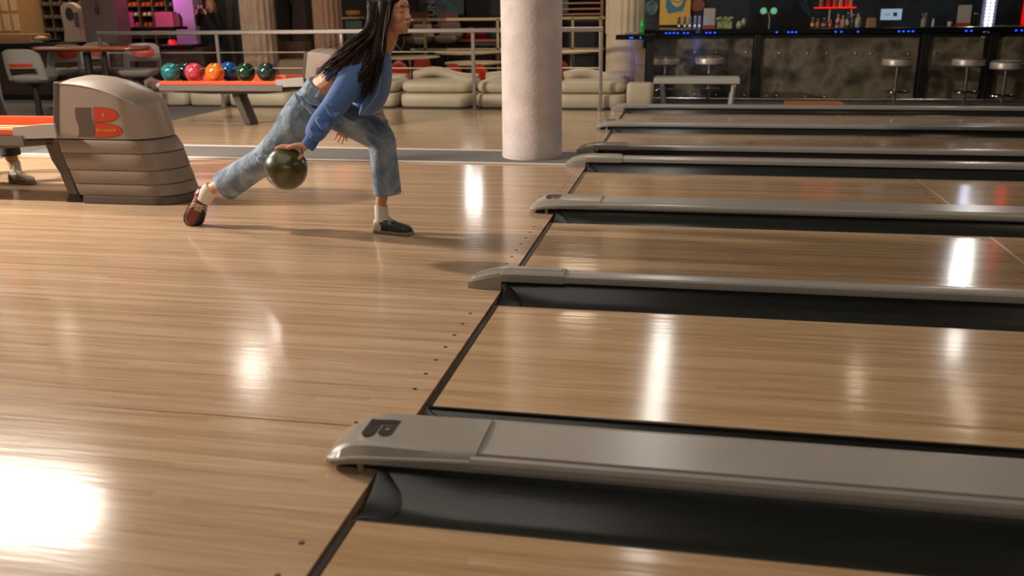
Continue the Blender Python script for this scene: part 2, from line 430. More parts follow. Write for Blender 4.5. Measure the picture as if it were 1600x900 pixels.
def thin_divider(y0, y1, label):
    yc = (y0+y1)/2; hw = (y1-y0)/2+.006
    t = thing('lane_divider', label, 'lane divider', (0, yc, 0), 'lane dividers')
    def ring(x, w_, zt, zb):
        return [Vector((x, yc+p*w_, z)) for p, z in ((-1, zb), (-1.03, zb+.3*(zt-zb)), (-1, zb+.68*(zt-zb)), (-.86, zb+.86*(zt-zb)), (-.45, zt-.002), (0, zt), (.45, zt-.002), (.86, zb+.86*(zt-zb)), (1, zb+.68*(zt-zb)), (1.03, zb+.3*(zt-zb)), (1, zb))]
    bm = new(); add_loft(bm, [ring(x, hw, .088, .046) for x in (.27, 1, 3, 8, XEND)]); child('cap', bm, M_cap, t, angle=35)
    bm = new(); add_box(bm, (XEND/2+.03, yc, -.03), (XEND-.06, 2*hw-.056, .135)); child('core', bm, M_dark, t, smooth=False)
    bm = new(); rings = []; tip = -.172
    for x in [tip, tip+.006, tip+.02, tip+.05, tip+.09, -.03, -.012, -.008, .05, .12, .2, .285]:
        s = x-tip; e = 1-(1-min(1, s/.22))**2.2
        zt = .042+.054*e; wv = hw*(1.12-.08*min(1, s/.4))*(.80+.20*min(1, s/.05))
        zb = 0.001 if x <= -.012 else .042
        rings.append(ring(x, wv, zt, zb))
    add_loft(bm, rings); child('nose', bm, M_nose, t, angle=18)
    bm = new(); rings = []          # raised spine rib on the nose
    for x in [tip+.03, tip+.06, -.05, .02, .1, .2, .27]:
        s = x-tip; e = 1-(1-min(1, s/.22))**2.2; zt = .042+.054*e
        rings.append([Vector((x, yc+p, z)) for p, z in ((-hw*.55, zt-.006), (-hw*.42, zt+.004), (hw*.42, zt+.004), (hw*.55, zt-.006))])
    add_loft(bm, rings); child('spine_rib', bm, M_nose, t, angle=35)
    bm = new(); add_cyl(bm, (.005, yc-hw+.016, .018), (.005, yc-hw-.004, .018), .014, 14); child('end_bolt', bm, mat('bolt_grey', '#5d564e', .4), t)
    return t
thick_divider(*G[0], 'broad grey lane divider with an emblem on its rounded nose, nearest of the thick ones')
thin_divider(G[1][0]+GW, G[1][1]-GW, 'thin grey lane divider with a smooth curved nose, in front of the bowling woman')
thick_divider(*G[2], 'broad grey lane divider with pegged nose, in line with the near ball return')
thin_divider(G[3][0]+GW, G[3][0]+GW+.13, 'thin grey lane divider along the near edge of the grey walkway strip')
thin_divider(G[3][1]-GW-.13, G[3][1]-GW, 'thin grey lane divider along the far edge of the grey walkway strip')
thick_divider(*G[4], 'broad grey lane divider with pegged nose, in line with the far ball return')
thin_divider(last+GW, last+GW+.13, 'thin grey lane divider farthest away, in front of the bar')

# walkway strip between the lane pairs
SY0, SY1 = 4.80, 5.44
bm = new(); add_box(bm, ((APX)/2-.02, (SY0+SY1)/2, .003), (-APX-.08, SY1-SY0, .006)); solo('walkway_strip', bm, mat('strip_grey', '#6b6662', .8, var=.12, scale=60), 'grey carpet strip running between the lane pairs under the concrete column', 'carpet strip', smooth=False)
for yy, lb in ((SY0-.022, 'near'), (SY1+.022, 'far')):
    bm = new(); add_box(bm, (APX/2-.02, yy, .006), (-APX-.08, .040, .012))
    solo('edging_strip', bm, mat('edging_white', '#cfc4b8', .5), 'thin whitish edging along the %s side of the grey walkway strip' % lb, 'edging strip', 'walkway edgings', smooth=False, bevel=.004)
ga, gb = G[3][0]+GW+.13, G[3][1]-GW-.13
bm = new(); add_box(bm, (XEND/2+.05, (ga+gb)/2, -.02), (XEND-.1, gb-ga-.01, .05)); solo('walkway_board', bm, mat('walk_red', '#5a3a30', .5, var=.2), 'dark reddish walkway board between the two thin dividers', 'walkway board', smooth=False)
# joint in the approach boards
bm = new(); add_box(bm, (APX/2, -.19, .0004), (-APX-.3, .004, .0008)); o = solo('trim_1', bm, M_dot, None, None, smooth=False); o['kind'] = 'structure'

# ------------------------------------------------------------------ concrete column
def concrete(name, c, c2):
    m = mat(name, c, .8, var=.12, scale=5, bump=.35, bscale=38); return m
bm = new(); add_lathe(bm, (-.54, 5.20, 0), [(.262, 0.006), (.266, .02), (.262, .05), (.260, .5), (.260, 1.5), (.259, 2.4), (.26, CEIL)], 48)
solo('concrete_column', bm, concrete('column_concrete', '#d3c5c0', None), 'round pale painted concrete column standing on the grey walkway strip', 'column', angle=60)
# ------------------------------------------------------------------ ball returns
M_hood = mat('hood_taupe', '#9b8b80', .36, var=.03, scale=3)
M_band = mat('skirt_taupe', '#877668', .42, var=.03, scale=3)
M_frame = mat('frame_brown', '#4a4039', .45)
M_orange = mat('tray_orange', '#e2572c', .38)
M_beam = mat('beam_grey', '#6a6360', .4)
M_silver = mat('bracket_silver', '#a5a09a', .35)
M_red = mat('emblem_red', '#c23417', .45)
M_stripe = mat('emblem_brown', '#574638', .5)
def lerp(a, b, t): return a+(b-a)*t
def interp(tab, x):
    if x <= tab[0][0]: return tab[0][1]
    for (x0, y0), (x1, y1) in zip(tab, tab[1:]):
        if x <= x1: return lerp(y0, y1, (x-x0)/(x1-x0))
    return tab[-1][1]
XR = [(0, -2.560), (.10, -2.585), (.24, -2.625), (.357, -2.655), (.44, -2.700), (.66, -2.745), (.9, -2.79)]
XL = [(0, -3.29), (.077, -3.32), (.41, -3.42), (.815, -3.345)]
EDGE = [(-3.35, .812), (-3.25, .806), (-3.15, .793), (-3.03, .766), (-2.935, .733), (-2.86, .698), (-2.80, .666), (-2.76, .654), (-2.70, .650)]
CROWN = [(-3.42, .824), (-3.34, .846), (-3.256, .856), (-3.12, .846), (-2.969, .814), (-2.835, .750), (-2.745, .680), (-2.70, .652)]
def dplan(t):
    return .21 if t < .70 else .21*max(0.001, 1-((t-.70)/.30)**2.3)**.5
def build_return(yc, label):
    t = thing('ball_return', label, 'ball return', (-3.0, yc, 0), 'ball returns')
    # hood: stations from left to rounded right end
    bm = new(); rings = []
    TS = [0, .1, .2, .3, .4, .5, .6, .7, .76, .82, .87, .91, .945, .97, .985, 1.0]
    for q in TS:
        d = dplan(q); out = []
        def X(z): return lerp(interp(XL, z), interp(XR, z)+.0, q)
        xe = X(.70); ze = interp(EDGE, xe); zc = max(interp(CROWN, xe), ze+.0005)
        for z in (.445, .52, .60, ze-.02 if ze > .66 else ze-.012, ze):
            out.append(Vector((X(z), yc-d*(1 if z < ze-.001 else .985), z)))
        for k in range(1, 8):
            a = PI*k/8
            out.append(Vector((X(ze), yc-d*.985*math.cos(a), ze+(zc-ze)*(1-math.cos(a)**2))))
        for z in (ze, ze-.02 if ze > .66 else ze-.012, .60, .52, .445):
            out.append(Vector((X(z), yc+d*(1 if z < ze-.001 else .985), z)))
        rings.append(out)
    add_loft(bm, rings); child('hood', bm, M_hood, t, angle=17)
    for s_ in (-1, 1):
        bm = new(); pts = []
        for q in TS[:11]:
            xe = lerp(interp(XL, .7), interp(XR, .7), q); ze = interp(EDGE, xe); pts.append((lerp(interp(XL, ze), interp(XR, ze), q), yc+s_*dplan(q)*.993, ze+.001))
        add_tube(bm, pts, .0035, 8); child('edge_highlight', bm, mat('edge_highlight_pale', '#b9aca2', .3), t)  # edge highlight along the hood crease, painted as a pale strip
    # skirt of stacked bands, each flaring outwards
    zs = [.438, .350, .235, .140, .058]
    for k in range(4):
        z1, z0 = zs[k]-.002, zs[k+1]; bm = new(); rings = []
        for z, o in ((z1, -.002), (z1-.006, .006), (z0+.006, .010), (z0, .004)):
            r = []
            for q in TS: r.append(Vector((lerp(interp(XL, z), interp(XR, z)+o, q), yc-(dplan(q)+o*.5), z)))
            for q in reversed(TS): r.append(Vector((lerp(interp(XL, z), interp(XR, z)+o, q), yc+(dplan(q)+o*.5), z)))
            rings.append(r)
        add_loft(bm, rings); child('skirt_band', bm, M_band, t, angle=35)
    bm = new(); rings = []
    for z, o in ((.0, .0), (.006, .012), (.052, .008), (.056, 0)):
        rings.append([Vector((lerp(-3.29, -2.558+o, q), yc-(dplan(q)+o), z)) for q in TS]+[Vector((lerp(-3.29, -2.558+o, q), yc+(dplan(q)+o), z)) for q in reversed(TS)])
    add_loft(bm, rings); child('base_plinth', bm, mat('plinth_dark', '#5a4f47', .5), t, angle=35)
    # dark left upright and slanted pedestal
    Y0, Y1 = yc-.212, yc+.212
    def prism(name, pts, m, y0=Y0, y1=Y1, bevel=.006):
        bm = new(); add_prism(bm, [(x, y0, z) for x, z in pts], (0, y1-y0, 0)); return child(name, bm, m, t, smooth=False, bevel=bevel)
    prism('upright', [(-3.385, .822), (-3.345, .822), (-3.418, .41), (-3.33, .06), (-3.40, .06), (-3.462, .41)], M_frame)
    prism('pedestal', [(-3.55, .405), (-3.455, .405), (-3.365, .06), (-3.43, .06), (-3.47, .20), (-3.52, .29)], M_frame, Y0+.03, Y1-.03)
    prism('foot_block', [(-3.44, 0), (-3.30, 0), (-3.33, .07), (-3.41, .07)], M_black, Y0+.01, Y1-.01)
    bm = new(); rings = []
    # rack: tray, side beams, bracket, under-beam, leg, end cap
    RL = -5.17; RY0, RY1 = yc-.235, yc+.235
    prism('bracket', [(-3.735, .440), (-3.735, .522), (-3.50, .545), (-3.405, .548), (-3.40, .452)], M_silver, RY0-.008, RY0+.012, .003)
    prism('bracket', [(-3.735, .440), (-3.735, .522), (-3.50, .545), (-3.405, .548), (-3.40, .452)], M_silver, RY1-.012, RY1+.008, .003)
    bm = new()
    add_box(bm, ((RL-3.42)/2, yc, .470), (-3.42-RL, .46, .014))
    add_box(bm, ((RL-3.50)/2, RY0+.012, .485), (-3.50-RL, .024, .040))
    add_box(bm, ((RL-3.50)/2, RY1-.012, .505), (-3.50-RL, .024, .075))
    child('ball_tray', bm, M_orange, t, smooth=False, bevel=.004)
    bm = new()
    for yy in (yc-.11, yc+.0, yc+.11): add_box(bm, ((RL-3.46)/2, yy, .481), (-3.50-RL, .05, .008))
    child('tray_runner', bm, mat('runner_cream', '#d8ab73', .5), t, smooth=False)
    for s in (-1, 1):
        bm = new(); pr = [(.0, .402), (.014, .392), (.03, .40), (.034, .44), (.022, .462), (.0, .464)]
        y_ = RY0-.004 if s < 0 else RY1+.004
        add_loft(bm, [[Vector((x, y_+(-s)*(-a)*-1 if False else y_-s*(.012-a)*-1, z)) for a, z in pr] for x in (RL, -3.66)])
        child('side_beam', bm, M_beam, t, angle=50)
    prism('under_beam', [(RL+.12, .40), (RL+.14, .375), (-4.6, .358), (-3.9, .362), (-3.44, .40), (-3.44, .43), (RL+.12, .43)], M_frame, yc-.17, yc+.17)
    bm = new(); rings = []
    for (xc, z, w_) in ((-4.315, .38, .062), (-4.30, .30, .058), (-4.20, .03, .052), (-4.195, .012, .05)):
        rings.append([Vector((xc+p*w_, yc+qq*.10, z)) for p, qq in ((-1, -.7), (-.7, -1), (.7, -1), (1, -.7), (1, .7), (.7, 1), (-.7, 1), (-1, .7))])
    add_loft(bm, rings); child('rack_leg', bm, M_frame, t, angle=50, bevel=.004)
    bm = new(); add_lathe(bm, (-4.19, yc, 0), [(.07, 0), (.07, .008), (.055, .016)], 24); child('leg_plate', bm, M_frame, t)
    bm = new(); rings = []
    for x, s in ((RL+.01, 1), (RL-.035, .96), (RL-.07, .8), (RL-.085, .55)):
        rings.append([Vector((x, yc+.24*math.cos(a)*s, .45+.056*math.sin(a)*s)) for a in [2*PI*k/20 for k in range(20)]])
    add_loft(bm, rings); child('end_cap', bm, M_silver, t, angle=60)
    # emblem on the near side of the hood
    n = (0, -1, 0)
    O = Vector((-3.128, yc-.2102, .458)); S = .197
    def lobe(bm, lo, hi, wd, out=0, d=.0016, hole=False):
        h = (hi-lo)/2*S+out; mid = (hi+lo)/2*S; W_ = wd*S+out; lean = .09
        pts = [(-out+lean*(mid-h), mid-h)]+[((W_*math.sin(PI*k/18)**.62)+lean*(mid-h*math.cos(PI*k/18)), mid-h*math.cos(PI*k/18)) for k in range(1, 18)]+[(-out+lean*(mid+h), mid+h)]
        add_prism(bm, [O+Vector((a, 0, b)) for a, b in pts], (0, -d, 0))
    bm = new(); lobe(bm, 0, .46, 1.02, .004, .0008); lobe(bm, .52, 1, .90, .004, .0008); e = child('emblem_outline', bm, M_stripe, t, smooth=False)  # brown outline around the emblem lobes
    bm = new(); lobe(bm, 0, .46, 1.02); lobe(bm, .52, 1, .90); child('emblem', bm, M_red, t, smooth=False)
    bm = new(); add_cyl(bm, O+Vector((.082, 0, .150)), O+Vector((.082, -.0024, .150)), .0115, 20); child('emblem_hole', bm, M_hood, t)
    bm = new()
    for k in range(3):
        pts = []; x0 = -.125+.041*k
        def wav(v): return .010*math.sin(v*2*PI*.9+.4)-.012*(1-v)**4
        for j in range(11): v = j/10; pts.append((x0+wav(v)+.006*v, v*S))
        for j in range(10, -1, -1): v = j/10; pts.append((x0+.037+wav(v)+.006*v, v*S))
        add_prism(bm, [O+Vector((a, 0, b)) for a, b in pts], (0, -.0014, 0))
    child('emblem_flag', bm, M_stripe, t, smooth=False)
    mw = Matrix.Translation(O+Vector((.090, -.0026, .048))) @ Matrix.Rotation(PI/2, 4, 'X')
    text_mesh('lettering', 'Brunswick', .036, mat('letter_gold', '#c98b2c', .4), t, mw, .0003, .0008)
    return t
near_ret = build_return(3.05, 'tall taupe ball return with an orange tray at the left edge of the view, nearest')
far_ret = dup(near_ret, (0, 4.13, 0), 'taupe ball return with a row of coloured balls in its tray, behind the bowling woman')
M_wire = mat('charcoal', '#222020', .5)
bm = new(); add_cyl(bm, (-3.62, 3.45, .60), (-3.40, 3.45, .60), .026, 14)
for _c in near_ret.children:
    if _c.name.split('.')[0] in ('rack_leg', 'leg_plate'): _c.location.x -= .13
# bowling balls
def ball_mat(name, c1, c2, scale=5, rough=.12, dist=2.2):
    m = bpy.data.materials.new(name); m.use_nodes = True; nt = m.node_tree; N = nt.nodes; L = nt.links; b = N['Principled BSDF']
    tc = N.new('ShaderNodeTexCoord'); n = N.new('ShaderNodeTexNoise'); n.inputs['Scale'].default_value = scale; n.inputs['Detail'].default_value = 5; n.inputs['Distortion'].default_value = dist
    L.new(tc.outputs['Object'], n.inputs[0]); r = N.new('ShaderNodeValToRGB'); L.new(n.outputs[0], r.inputs[0]); L.new(r.outputs[0], b.inputs['Base Color'])
    r.color_ramp.elements[0].position = .35; r.color_ramp.elements[0].color = lin(c1); r.color_ramp.elements[1].position = .65; r.color_ramp.elements[1].color = lin(c2)
    b.inputs['Roughness'].default_value = rough; b.inputs['Coat Weight'].default_value = .4; b.inputs['Coat Roughness'].default_value = .05
    return m
def ball(c, m, label, holes=(.3, -.5, .8), group='bowling balls on the far tray', r=.1085):
    c = Vector(c); t = thing('bowling_ball', label, 'bowling ball', c-Vector((0, 0, r)), group)
    bm = new(); add_ell(bm, c, r, u=40, v=24); child('shell', bm, m, t, angle=180)
    h = Vector(holes).normalized(); x, y = frame_of(h)
    for a, b_, rr in ((-.016, .03, .012), (.016, .03, .012), (0, -.035, .013)):
        d = (h+(x*a+y*b_)/r).normalized(); bm = new(); add_cyl(bm, c+d*(r-.008), c+d*(r+.0006), rr, 14); child('finger_hole', bm, M_black, t)
    return t
YB = 7.09
def bx(px): return at(px, 115, Y=YB).x
zc = .592
ball((bx(267), YB, zc), ball_mat('ball_teal', '#1c5c5e', '#2f8080'), 'teal bowling ball, leftmost of the front row on the far tray', (-.1, .3, 1))
ball((bx(304), YB, zc), ball_mat('ball_rose', '#a52a3c', '#cf5560'), 'rose red marbled bowling ball between the teal and orange ones', (.2, .6, .8))
ball((bx(337.5), YB-.02, zc), ball_mat('ball_orange', '#e0691c', '#f08a38', 3), 'bright orange bowling ball, third from the left on the far tray', (-.2, -.4, 1))
ball((bx(384), YB, zc), ball_mat('ball_green', '#102a18', '#234c2c'), 'dark green bowling ball beside the blue one on the far tray', (.1, .3, 1))
ball((bx(417), YB, zc), ball_mat('ball_charcoal', '#1c2926', '#2f423e'), 'charcoal green bowling ball, rightmost on the far tray', (.3, .2, 1))
ball((at(357, 112, Y=YB+.2).x, YB+.2, zc), ball_mat('ball_blue', '#133f74', '#1d5fa0'), 'blue bowling ball half hidden behind the orange one', (.1, -.1, 1))
ball((at(288, 112, Y=YB+.2).x, YB+.2, zc), ball_mat('ball_dark', '#18201f', '#28383a'), 'very dark bowling ball hidden behind the teal and rose ones', (.1, -.1, 1))
bm.free()
bm = new(); add_tube(bm, [(-3.66, 3.62, .545), (-3.60, 3.62, .545), (-3.38, 3.62, .545)], .03, 14); add_cyl(bm, (-3.40, 3.62, 0), (-3.40, 3.62, .56), .02, 12); add_lathe(bm, (-3.40, 3.62, 0), [(.1, 0), (.1, .012), (.03, .03)], 18)
solo('grip_stand', bm, M_black, 'short black bar on a thin post standing behind the near ball return', 'stand')
# ------------------------------------------------------------------ back of the hall: levels
M_metal = mat('rail_steel', '#a39a92', .35, .8)
M_leather = mat('leather_cream', '#b5a78c', .5, var=.06, scale=4, bump=.12, bscale=9)
RY = 8.95
t = thing('guard_rail', 'long steel guard rail with thin wires behind the ball returns', 'railing', (-3.6, RY, 0))
px_posts = [161, 343, 536, 740, 939]
xs = [at(p, 100, Y=RY).x for p in px_posts]
bm = new(); add_box(bm, ((xs[0]+xs[-1])/2, RY, .985), (xs[-1]-xs[0]+.05, .05, .055)); child('top_rail', bm, M_metal, t, smooth=False, bevel=.01)
for x in xs:
    bm = new(); add_box(bm, (x, RY, .48), (.045, .03, .96)); child('post', bm, M_metal, t, smooth=False, bevel=.006)
    bm = new(); add_lathe(bm, (x, RY, 0), [(.05, 0), (.05, .012), (.03, .02)], 16); child('post_foot', bm, M_metal, t)
for z in (.725, .52):
    bm = new(); add_cyl(bm, (xs[0], RY, z), (xs[-1], RY, z), .007, 8); child('wire', bm, mat('wire_bright', '#c9bda8', .35, .6), t)

# ------------------------------------------------------------------ lounge sofas behind the rail
def sofa(x0, x1, y, label, hump=0, right_roll=False, top=.345, dp=.8):
    t = thing('lounge_sofa', label, 'sofa', ((x0+x1)/2, y+.35, 0), 'low sofas behind the rail')
    def pad(name, xa, xb, ya, yb, z0, z1, r):
        bm = new(); xc, yc = (xa+xb)/2, (ya+yb)/2; hx, hy = (xb-xa)/2, (yb-ya)/2; rings = []
        for k in range(9):
            a = -PI/2+PI*k/8; ins = r*(1-math.cos(a)); z = (z0+z1)/2+((z1-z0)/2-r)*(1 if a > 0 else -1 if a < 0 else 0)+r*math.sin(a)
            rings.append(rbox_ring(xc, yc, z, hx-ins, hy-ins, min(hx, hy)*.3))
        add_loft(bm, rings); return child(name, bm, M_leather, t, angle=70)
    pad('base_cushion', x0+.005, x1-.005, y, y+dp, .005, .185, .04)
    if top > .2: pad('seat_roll', x0+.01, x1-.01, y+.06, y+dp+.02, .188, top, .07)
    if hump:
        bm = new(); pts = [(lerp(x0+.02, x1-.06, k/10), y+.72, top-.02+hump*math.exp(-((k-3)/3.2)**2)) for k in range(11)]
        add_tube(bm, pts, [(.10+.03*math.sin(k), .07) for k in range(11)], 12, side=(0, 1, 0)); child('back_bolster', bm, M_leather, t, angle=80)
    return t
SY = 9.02
def sx(p): return at(p, 160, Y=SY).x
sofa(sx(212), sx(293), SY, 'low cream sofa module under the teal ball at the left end of the far tray', 0, top=.19, dp=.6)
sofa(sx(294), sx(352), SY, 'low cream sofa module seen below the orange ball tray', 0, top=.19, dp=.6)
sofa(sx(354), sx(455), SY, 'low cream sofa module right of the far tray leg', 0, top=.2)
sofa(sx(457), sx(540), SY, 'cream leather sofa mostly hidden behind the woman and her jeans', 0)
sofa(sx(541), sx(619), SY, 'cream leather sofa just right of the blue sweatshirt', .03)
sofa(sx(623), sx(736), SY, 'cream leather sofa with a raised lumpy back, left of the rail post before the column', .10)
sofa(sx(741), sx(866), SY, 'cream leather sofa partly hidden behind the concrete column', .04)
sofa(sx(868), sx(977), SY, 'cream leather sofa right of the concrete column, ending at the ribbed pillar', .08)
bm = new(); c = at(1000, 160, Y=9.15); rings = []
for k in range(9):
    a = -PI/2+PI*k/8; ins = .04*(1-math.cos(a)); z = .17+(.115 if a > 0 else -.115 if a < 0 else 0)+.05*math.sin(a)
    rings.append(rbox_ring(c.x+.0, 9.11, z, .17-ins, .12-ins, .06))
add_loft(bm, rings); solo('leather_ottoman', bm, M_leather, 'cream leather ottoman block between the last sofa and the white bench', 'ottoman', angle=70)
# bundled cream cushion left of the far tray
bm = new(); q_ = at(232, 140, Y=9.2).x; add_ell(bm, (q_, 9.25, .27), (.21, .16, .085)); add_ell(bm, (q_-.08, 9.28, .33), (.13, .13, .07)); add_ell(bm, (q_+.1, 9.22, .25), (.13, .14, .06)); solo('floor_cushion', bm, M_leather, 'slumped cream cushion bundle on the sofa at the left end of the far tray', 'cushion')

# ------------------------------------------------------------------ lowered floor beyond the rail
LOWZ = -.28
M_tile = mat('bistro_floor', '#8b7358', .35, var=.15, scale=2)
bm = new(); add_box(bm, (6, 12.3, LOWZ-.05), (26, 4.9, .1)); struct('floor_back', bm, M_tile, smooth=False)

# pillars
def ribbed(xc, yc, r, label, c, n=40, ribs=16, z0=LOWZ, half=None):
    t = thing('ribbed_pillar', label, 'pillar', (xc, yc, z0), 'rough ribbed pillars')
    bm = new(); rings = []
    K = ribs*6
    for z in (z0, .5, 1.2, 2.2, CEIL):
        rings.append([Vector((xc+(r+.012*math.cos(ribs*2*PI*k/K))*math.cos(2*PI*k/K), yc+(r+.012*math.cos(ribs*2*PI*k/K))*math.sin(2*PI*k/K), z)) for k in range(K)])
    add_loft(bm, rings); child('shaft', bm, c, t, angle=60)
    bm = new(); add_lathe(bm, (xc, yc, z0), [(r+.04, 0), (r+.04, .08), (r+.015, .1)], 32); child('base_ring', bm, c, t)
    return t
M_p1 = mat('pillar_beige', '#a38a72', .85, var=.18, scale=6, bump=.6, bscale=45)
M_p2 = mat('pillar_cream', '#c2ae90', .8, var=.1, scale=3, bump=.4, bscale=40)
M_pr = mat('pillar_brown', '#8b6a55', .85, var=.18, scale=6, bump=.5, bscale=45)
a, b = at(382, 60, Y=10.3), at(430, 60, Y=10.3); ribbed((a.x+b.x)/2, 10.3, (b.x-a.x)/2, 'rough beige ribbed pillar behind the green and charcoal balls', M_p1)
a, b = at(494, 60, Y=10.6), at(534, 60, Y=10.6); ribbed((a.x+b.x)/2, 10.6, (b.x-a.x)/2, 'brown ribbed pillar lit pink on one side, left of the woman', M_pr)
a, b = at(945, 60, Y=9.95), at(1003, 60, Y=9.95); 
t = thing('round_pillar', 'cream pillar with a smooth lower half, left of the bar', 'pillar', ((a.x+b.x)/2, 10.15, LOWZ))
bm = new(); add_lathe(bm, ((a.x+b.x)/2, 10.15, LOWZ), [((b.x-a.x)/2, 0), ((b.x-a.x)/2, 1.18)], 32); child('smooth_shaft', bm, M_p2, t)
bm = new(); R_ = (b.x-a.x)/2; rings = []
for z in (LOWZ+1.18, 1.5, 2.2, CEIL):
    rings.append([Vector((a.x+R_+(R_+.004+.008*math.cos(18*2*PI*k/108))*math.cos(2*PI*k/108), 10.15+(R_+.004+.008*math.cos(18*2*PI*k/108))*math.sin(2*PI*k/108), z)) for k in range(108)])
add_loft(bm, rings); child('ribbed_shaft', bm, M_p2, t, angle=60)
# red light on the brown pillar and blue light on the cream one come from coloured lamps
area('red_lamp', (-5.35, 10.2, 1.9), .15, 2.5, (1, .12, .12), (-4.7, 10.55, .9))

# ------------------------------------------------------------------ bistro tables and red chairs
M_top = mat('table_top_beige', '#b9a27c', .3)
M_chrome = mat('chrome', '#cfc8bd', .12, 1)
M_shell = mat('chair_red', '#b02c14', .4)
def round_table(x, y, r, label, z=.47):
    t = thing('round_table', label, 'table', (x, y, LOWZ), 'round bistro tables')
    bm = new(); add_lathe(bm, (x, y, z), [(r*.96, -.03), (r, -.022), (r, -.006), (r*.985, 0)], 40); child('tabletop', bm, M_top, t)
    bm = new(); add_lathe(bm, (x, y, LOWZ), [(.25, 0), (.25, .012), (.05, .03), (.03, .06), (.03, z-LOWZ-.06), (.09, z-LOWZ-.04)], 24); child('pedestal', bm, M_chrome, t)
    bm = new(); add_lathe(bm, (x, y, z-.034), [(r*.99, 0), (r*.99, .006)], 40); child('rim_band', bm, M_chrome, t)
    return t
def red_chair(x, y, rz, label):
    t = thing('shell_chair', label, 'chair', (0, 0, 0), 'red shell chairs')
    bm = new(); rings = []
    for k in range(11):                       # bowl shaped shell: seat running up into the back
        u = k/10
        if u < .5: yy, zz, wd = -.22+.8*u*.5*1.1, .45-.03*math.sin(u*2*PI), .21
        else: v = (u-.5)*2; yy, zz, wd = .0+.20*math.sin(v*1.1)+.0, .43+.36*v**1.4, .21*(1-.35*max(0, v-.5)*1.4)
        rings.append([Vector((wd*p, yy+.03*(1-p*p)*(1 if u > .5 else 0), zz+(.05 if u < .5 else -.10*u)*abs(p)**2.5)) for p in (-1, -.75, -.4, 0, .4, .75, 1)]+[Vector((wd*p, yy+.03*(1-p*p)*(1 if u > .5 else 0)+.010, zz+(.05 if u < .5 else -.10*u)*abs(p)**2.5-.012)) for p in (1, .75, .4, 0, -.4, -.75, -1)])
    add_loft(bm, rings); child('shell', bm, M_shell, t, angle=60)
    for sx_ in (-1, 1):
        for sy_ in (-1, 1):
            bm = new(); add_tube(bm, [(sx_*.10, sy_*.09, .40), (sx_*.17, sy_*.15, .22), (sx_*.21, sy_*.19, 0)], .010, 8); child('leg', bm, M_chrome, t)
    bm = new(); add_tube(bm, [(-.12, -.1, .40), (.12, -.1, .40), (.12, .1, .40), (-.12, .1, .40), (-.12, -.1, .40)], .008, 8); child('seat_frame', bm, M_chrome, t)
    t.location = (x, y, LOWZ); t.rotation_euler.z = rz; t.scale = (.82, .85, 1.0)
    return t
def T(px, py, Y, r, lb): p = at(px, py, Y=Y); return round_table(p.x, Y, r, lb, p.z)
T(640, 88, 11.6, .48, 'beige round bistro table right behind the bowling woman')
T(740, 97, 11.0, .44, 'beige round bistro table at the rail post, nearest the column')
T(735, 80, 12.5, .60, 'large beige round table farther back, above the nearer two')
T(893, 79, 12.2, .45, 'beige round table right of the concrete column')
def C_(px, Y, rz, lb, z=0): p = at(px, 100, Y=Y); return red_chair(p.x, Y, rz, lb)
C_(628, 10.95, PI, 'red shell chair turned away, just right of the blue sweatshirt')
C_(703, 10.3, PI+.5, 'red shell chair between the two nearest round tables')
C_(764, 10.2, PI-.6, 'red shell chair partly hidden by the concrete column')
C_(874, 11.0, PI+.2, 'red shell chair right of the concrete column')
C_(660, 12.6, .3, 'red shell chair on the far side of the round tables')
# metal partition seen above the top rail
t = thing('barrier_frame', 'thin beige metal barrier frame standing beyond the bistro tables', 'barrier', (-2.6, 13.2, LOWZ))
M_bf = mat('barrier_beige', '#a8926c', .4, .3)
a = at(640, 31, Y=13.2); b = at(945, 29, Y=13.2)
bm = new(); add_box(bm, ((a.x+b.x)/2, 13.2, a.z), (b.x-a.x, .04, .045)); child('top_bar', bm, M_bf, t, smooth=False)
bm = new(); add_box(bm, ((a.x+b.x)/2, 13.2, at(700, 77, Y=13.2).z), (b.x-a.x, .04, .03)); child('mid_bar', bm, M_bf, t, smooth=False)
for p in (664, 778, 895, 938):
    x = at(p, 50, Y=13.2).x; bm = new(); add_box(bm, (x, 13.2, (a.z+LOWZ)/2), (.04, .04, a.z-LOWZ)); child('post', bm, M_bf, t, smooth=False)
# far ball racks behind the bistro
def far_rack(px0, px1, py, Y, label, cols):
    a, b = at(px0, py, Y=Y), at(px1, py, Y=Y); t = thing('ball_rack', label, 'ball rack', ((a.x+b.x)/2, Y, LOWZ), 'far ball racks')
    bm = new(); add_box(bm, ((a.x+b.x)/2, Y, a.z), (b.x-a.x, .45, .05)); child('tray', bm, mat('tray_far', '#a8482a', .4), t, smooth=False, bevel=.01)
    bm = new(); add_box(bm, ((a.x+b.x)/2, Y, a.z-.06), (b.x-a.x-.1, .3, .06)); child('beam', bm, M_black, t, smooth=False)
    bm = new(); add_tube(bm, [((a.x+b.x)/2+.3, Y, a.z-.06), ((a.x+b.x)/2+.38, Y, LOWZ+.0)], [(.08, .08), (.07, .07)], 10); child('leg', bm, M_black, t)
    for i, (p, c, lb) in enumerate(cols):
        q = at(p, py, Y=Y); ball((q.x, Y-.08, a.z+.025+.11), c, lb, (0, .4, 1), 'bowling balls on the far back rack')
far_rack(712, 786, 63, 14.1, 'distant orange ball rack left of the concrete column', [
    (718, ball_mat('fb1', '#4a4a22', '#6d6630'), 'olive bowling ball on the distant orange rack'),
    (738, ball_mat('fb3', '#b0402a', '#d06040'), 'salmon orange bowling ball on the distant rack, behind the rail post'),
    (757, ball_mat('fb4', '#6a1520', '#8c2a30'), 'crimson bowling ball on the distant rack'),
    (776, ball_mat('fb5', '#12484a', '#1f6666'), 'teal bowling ball on the distant rack beside the concrete column')])
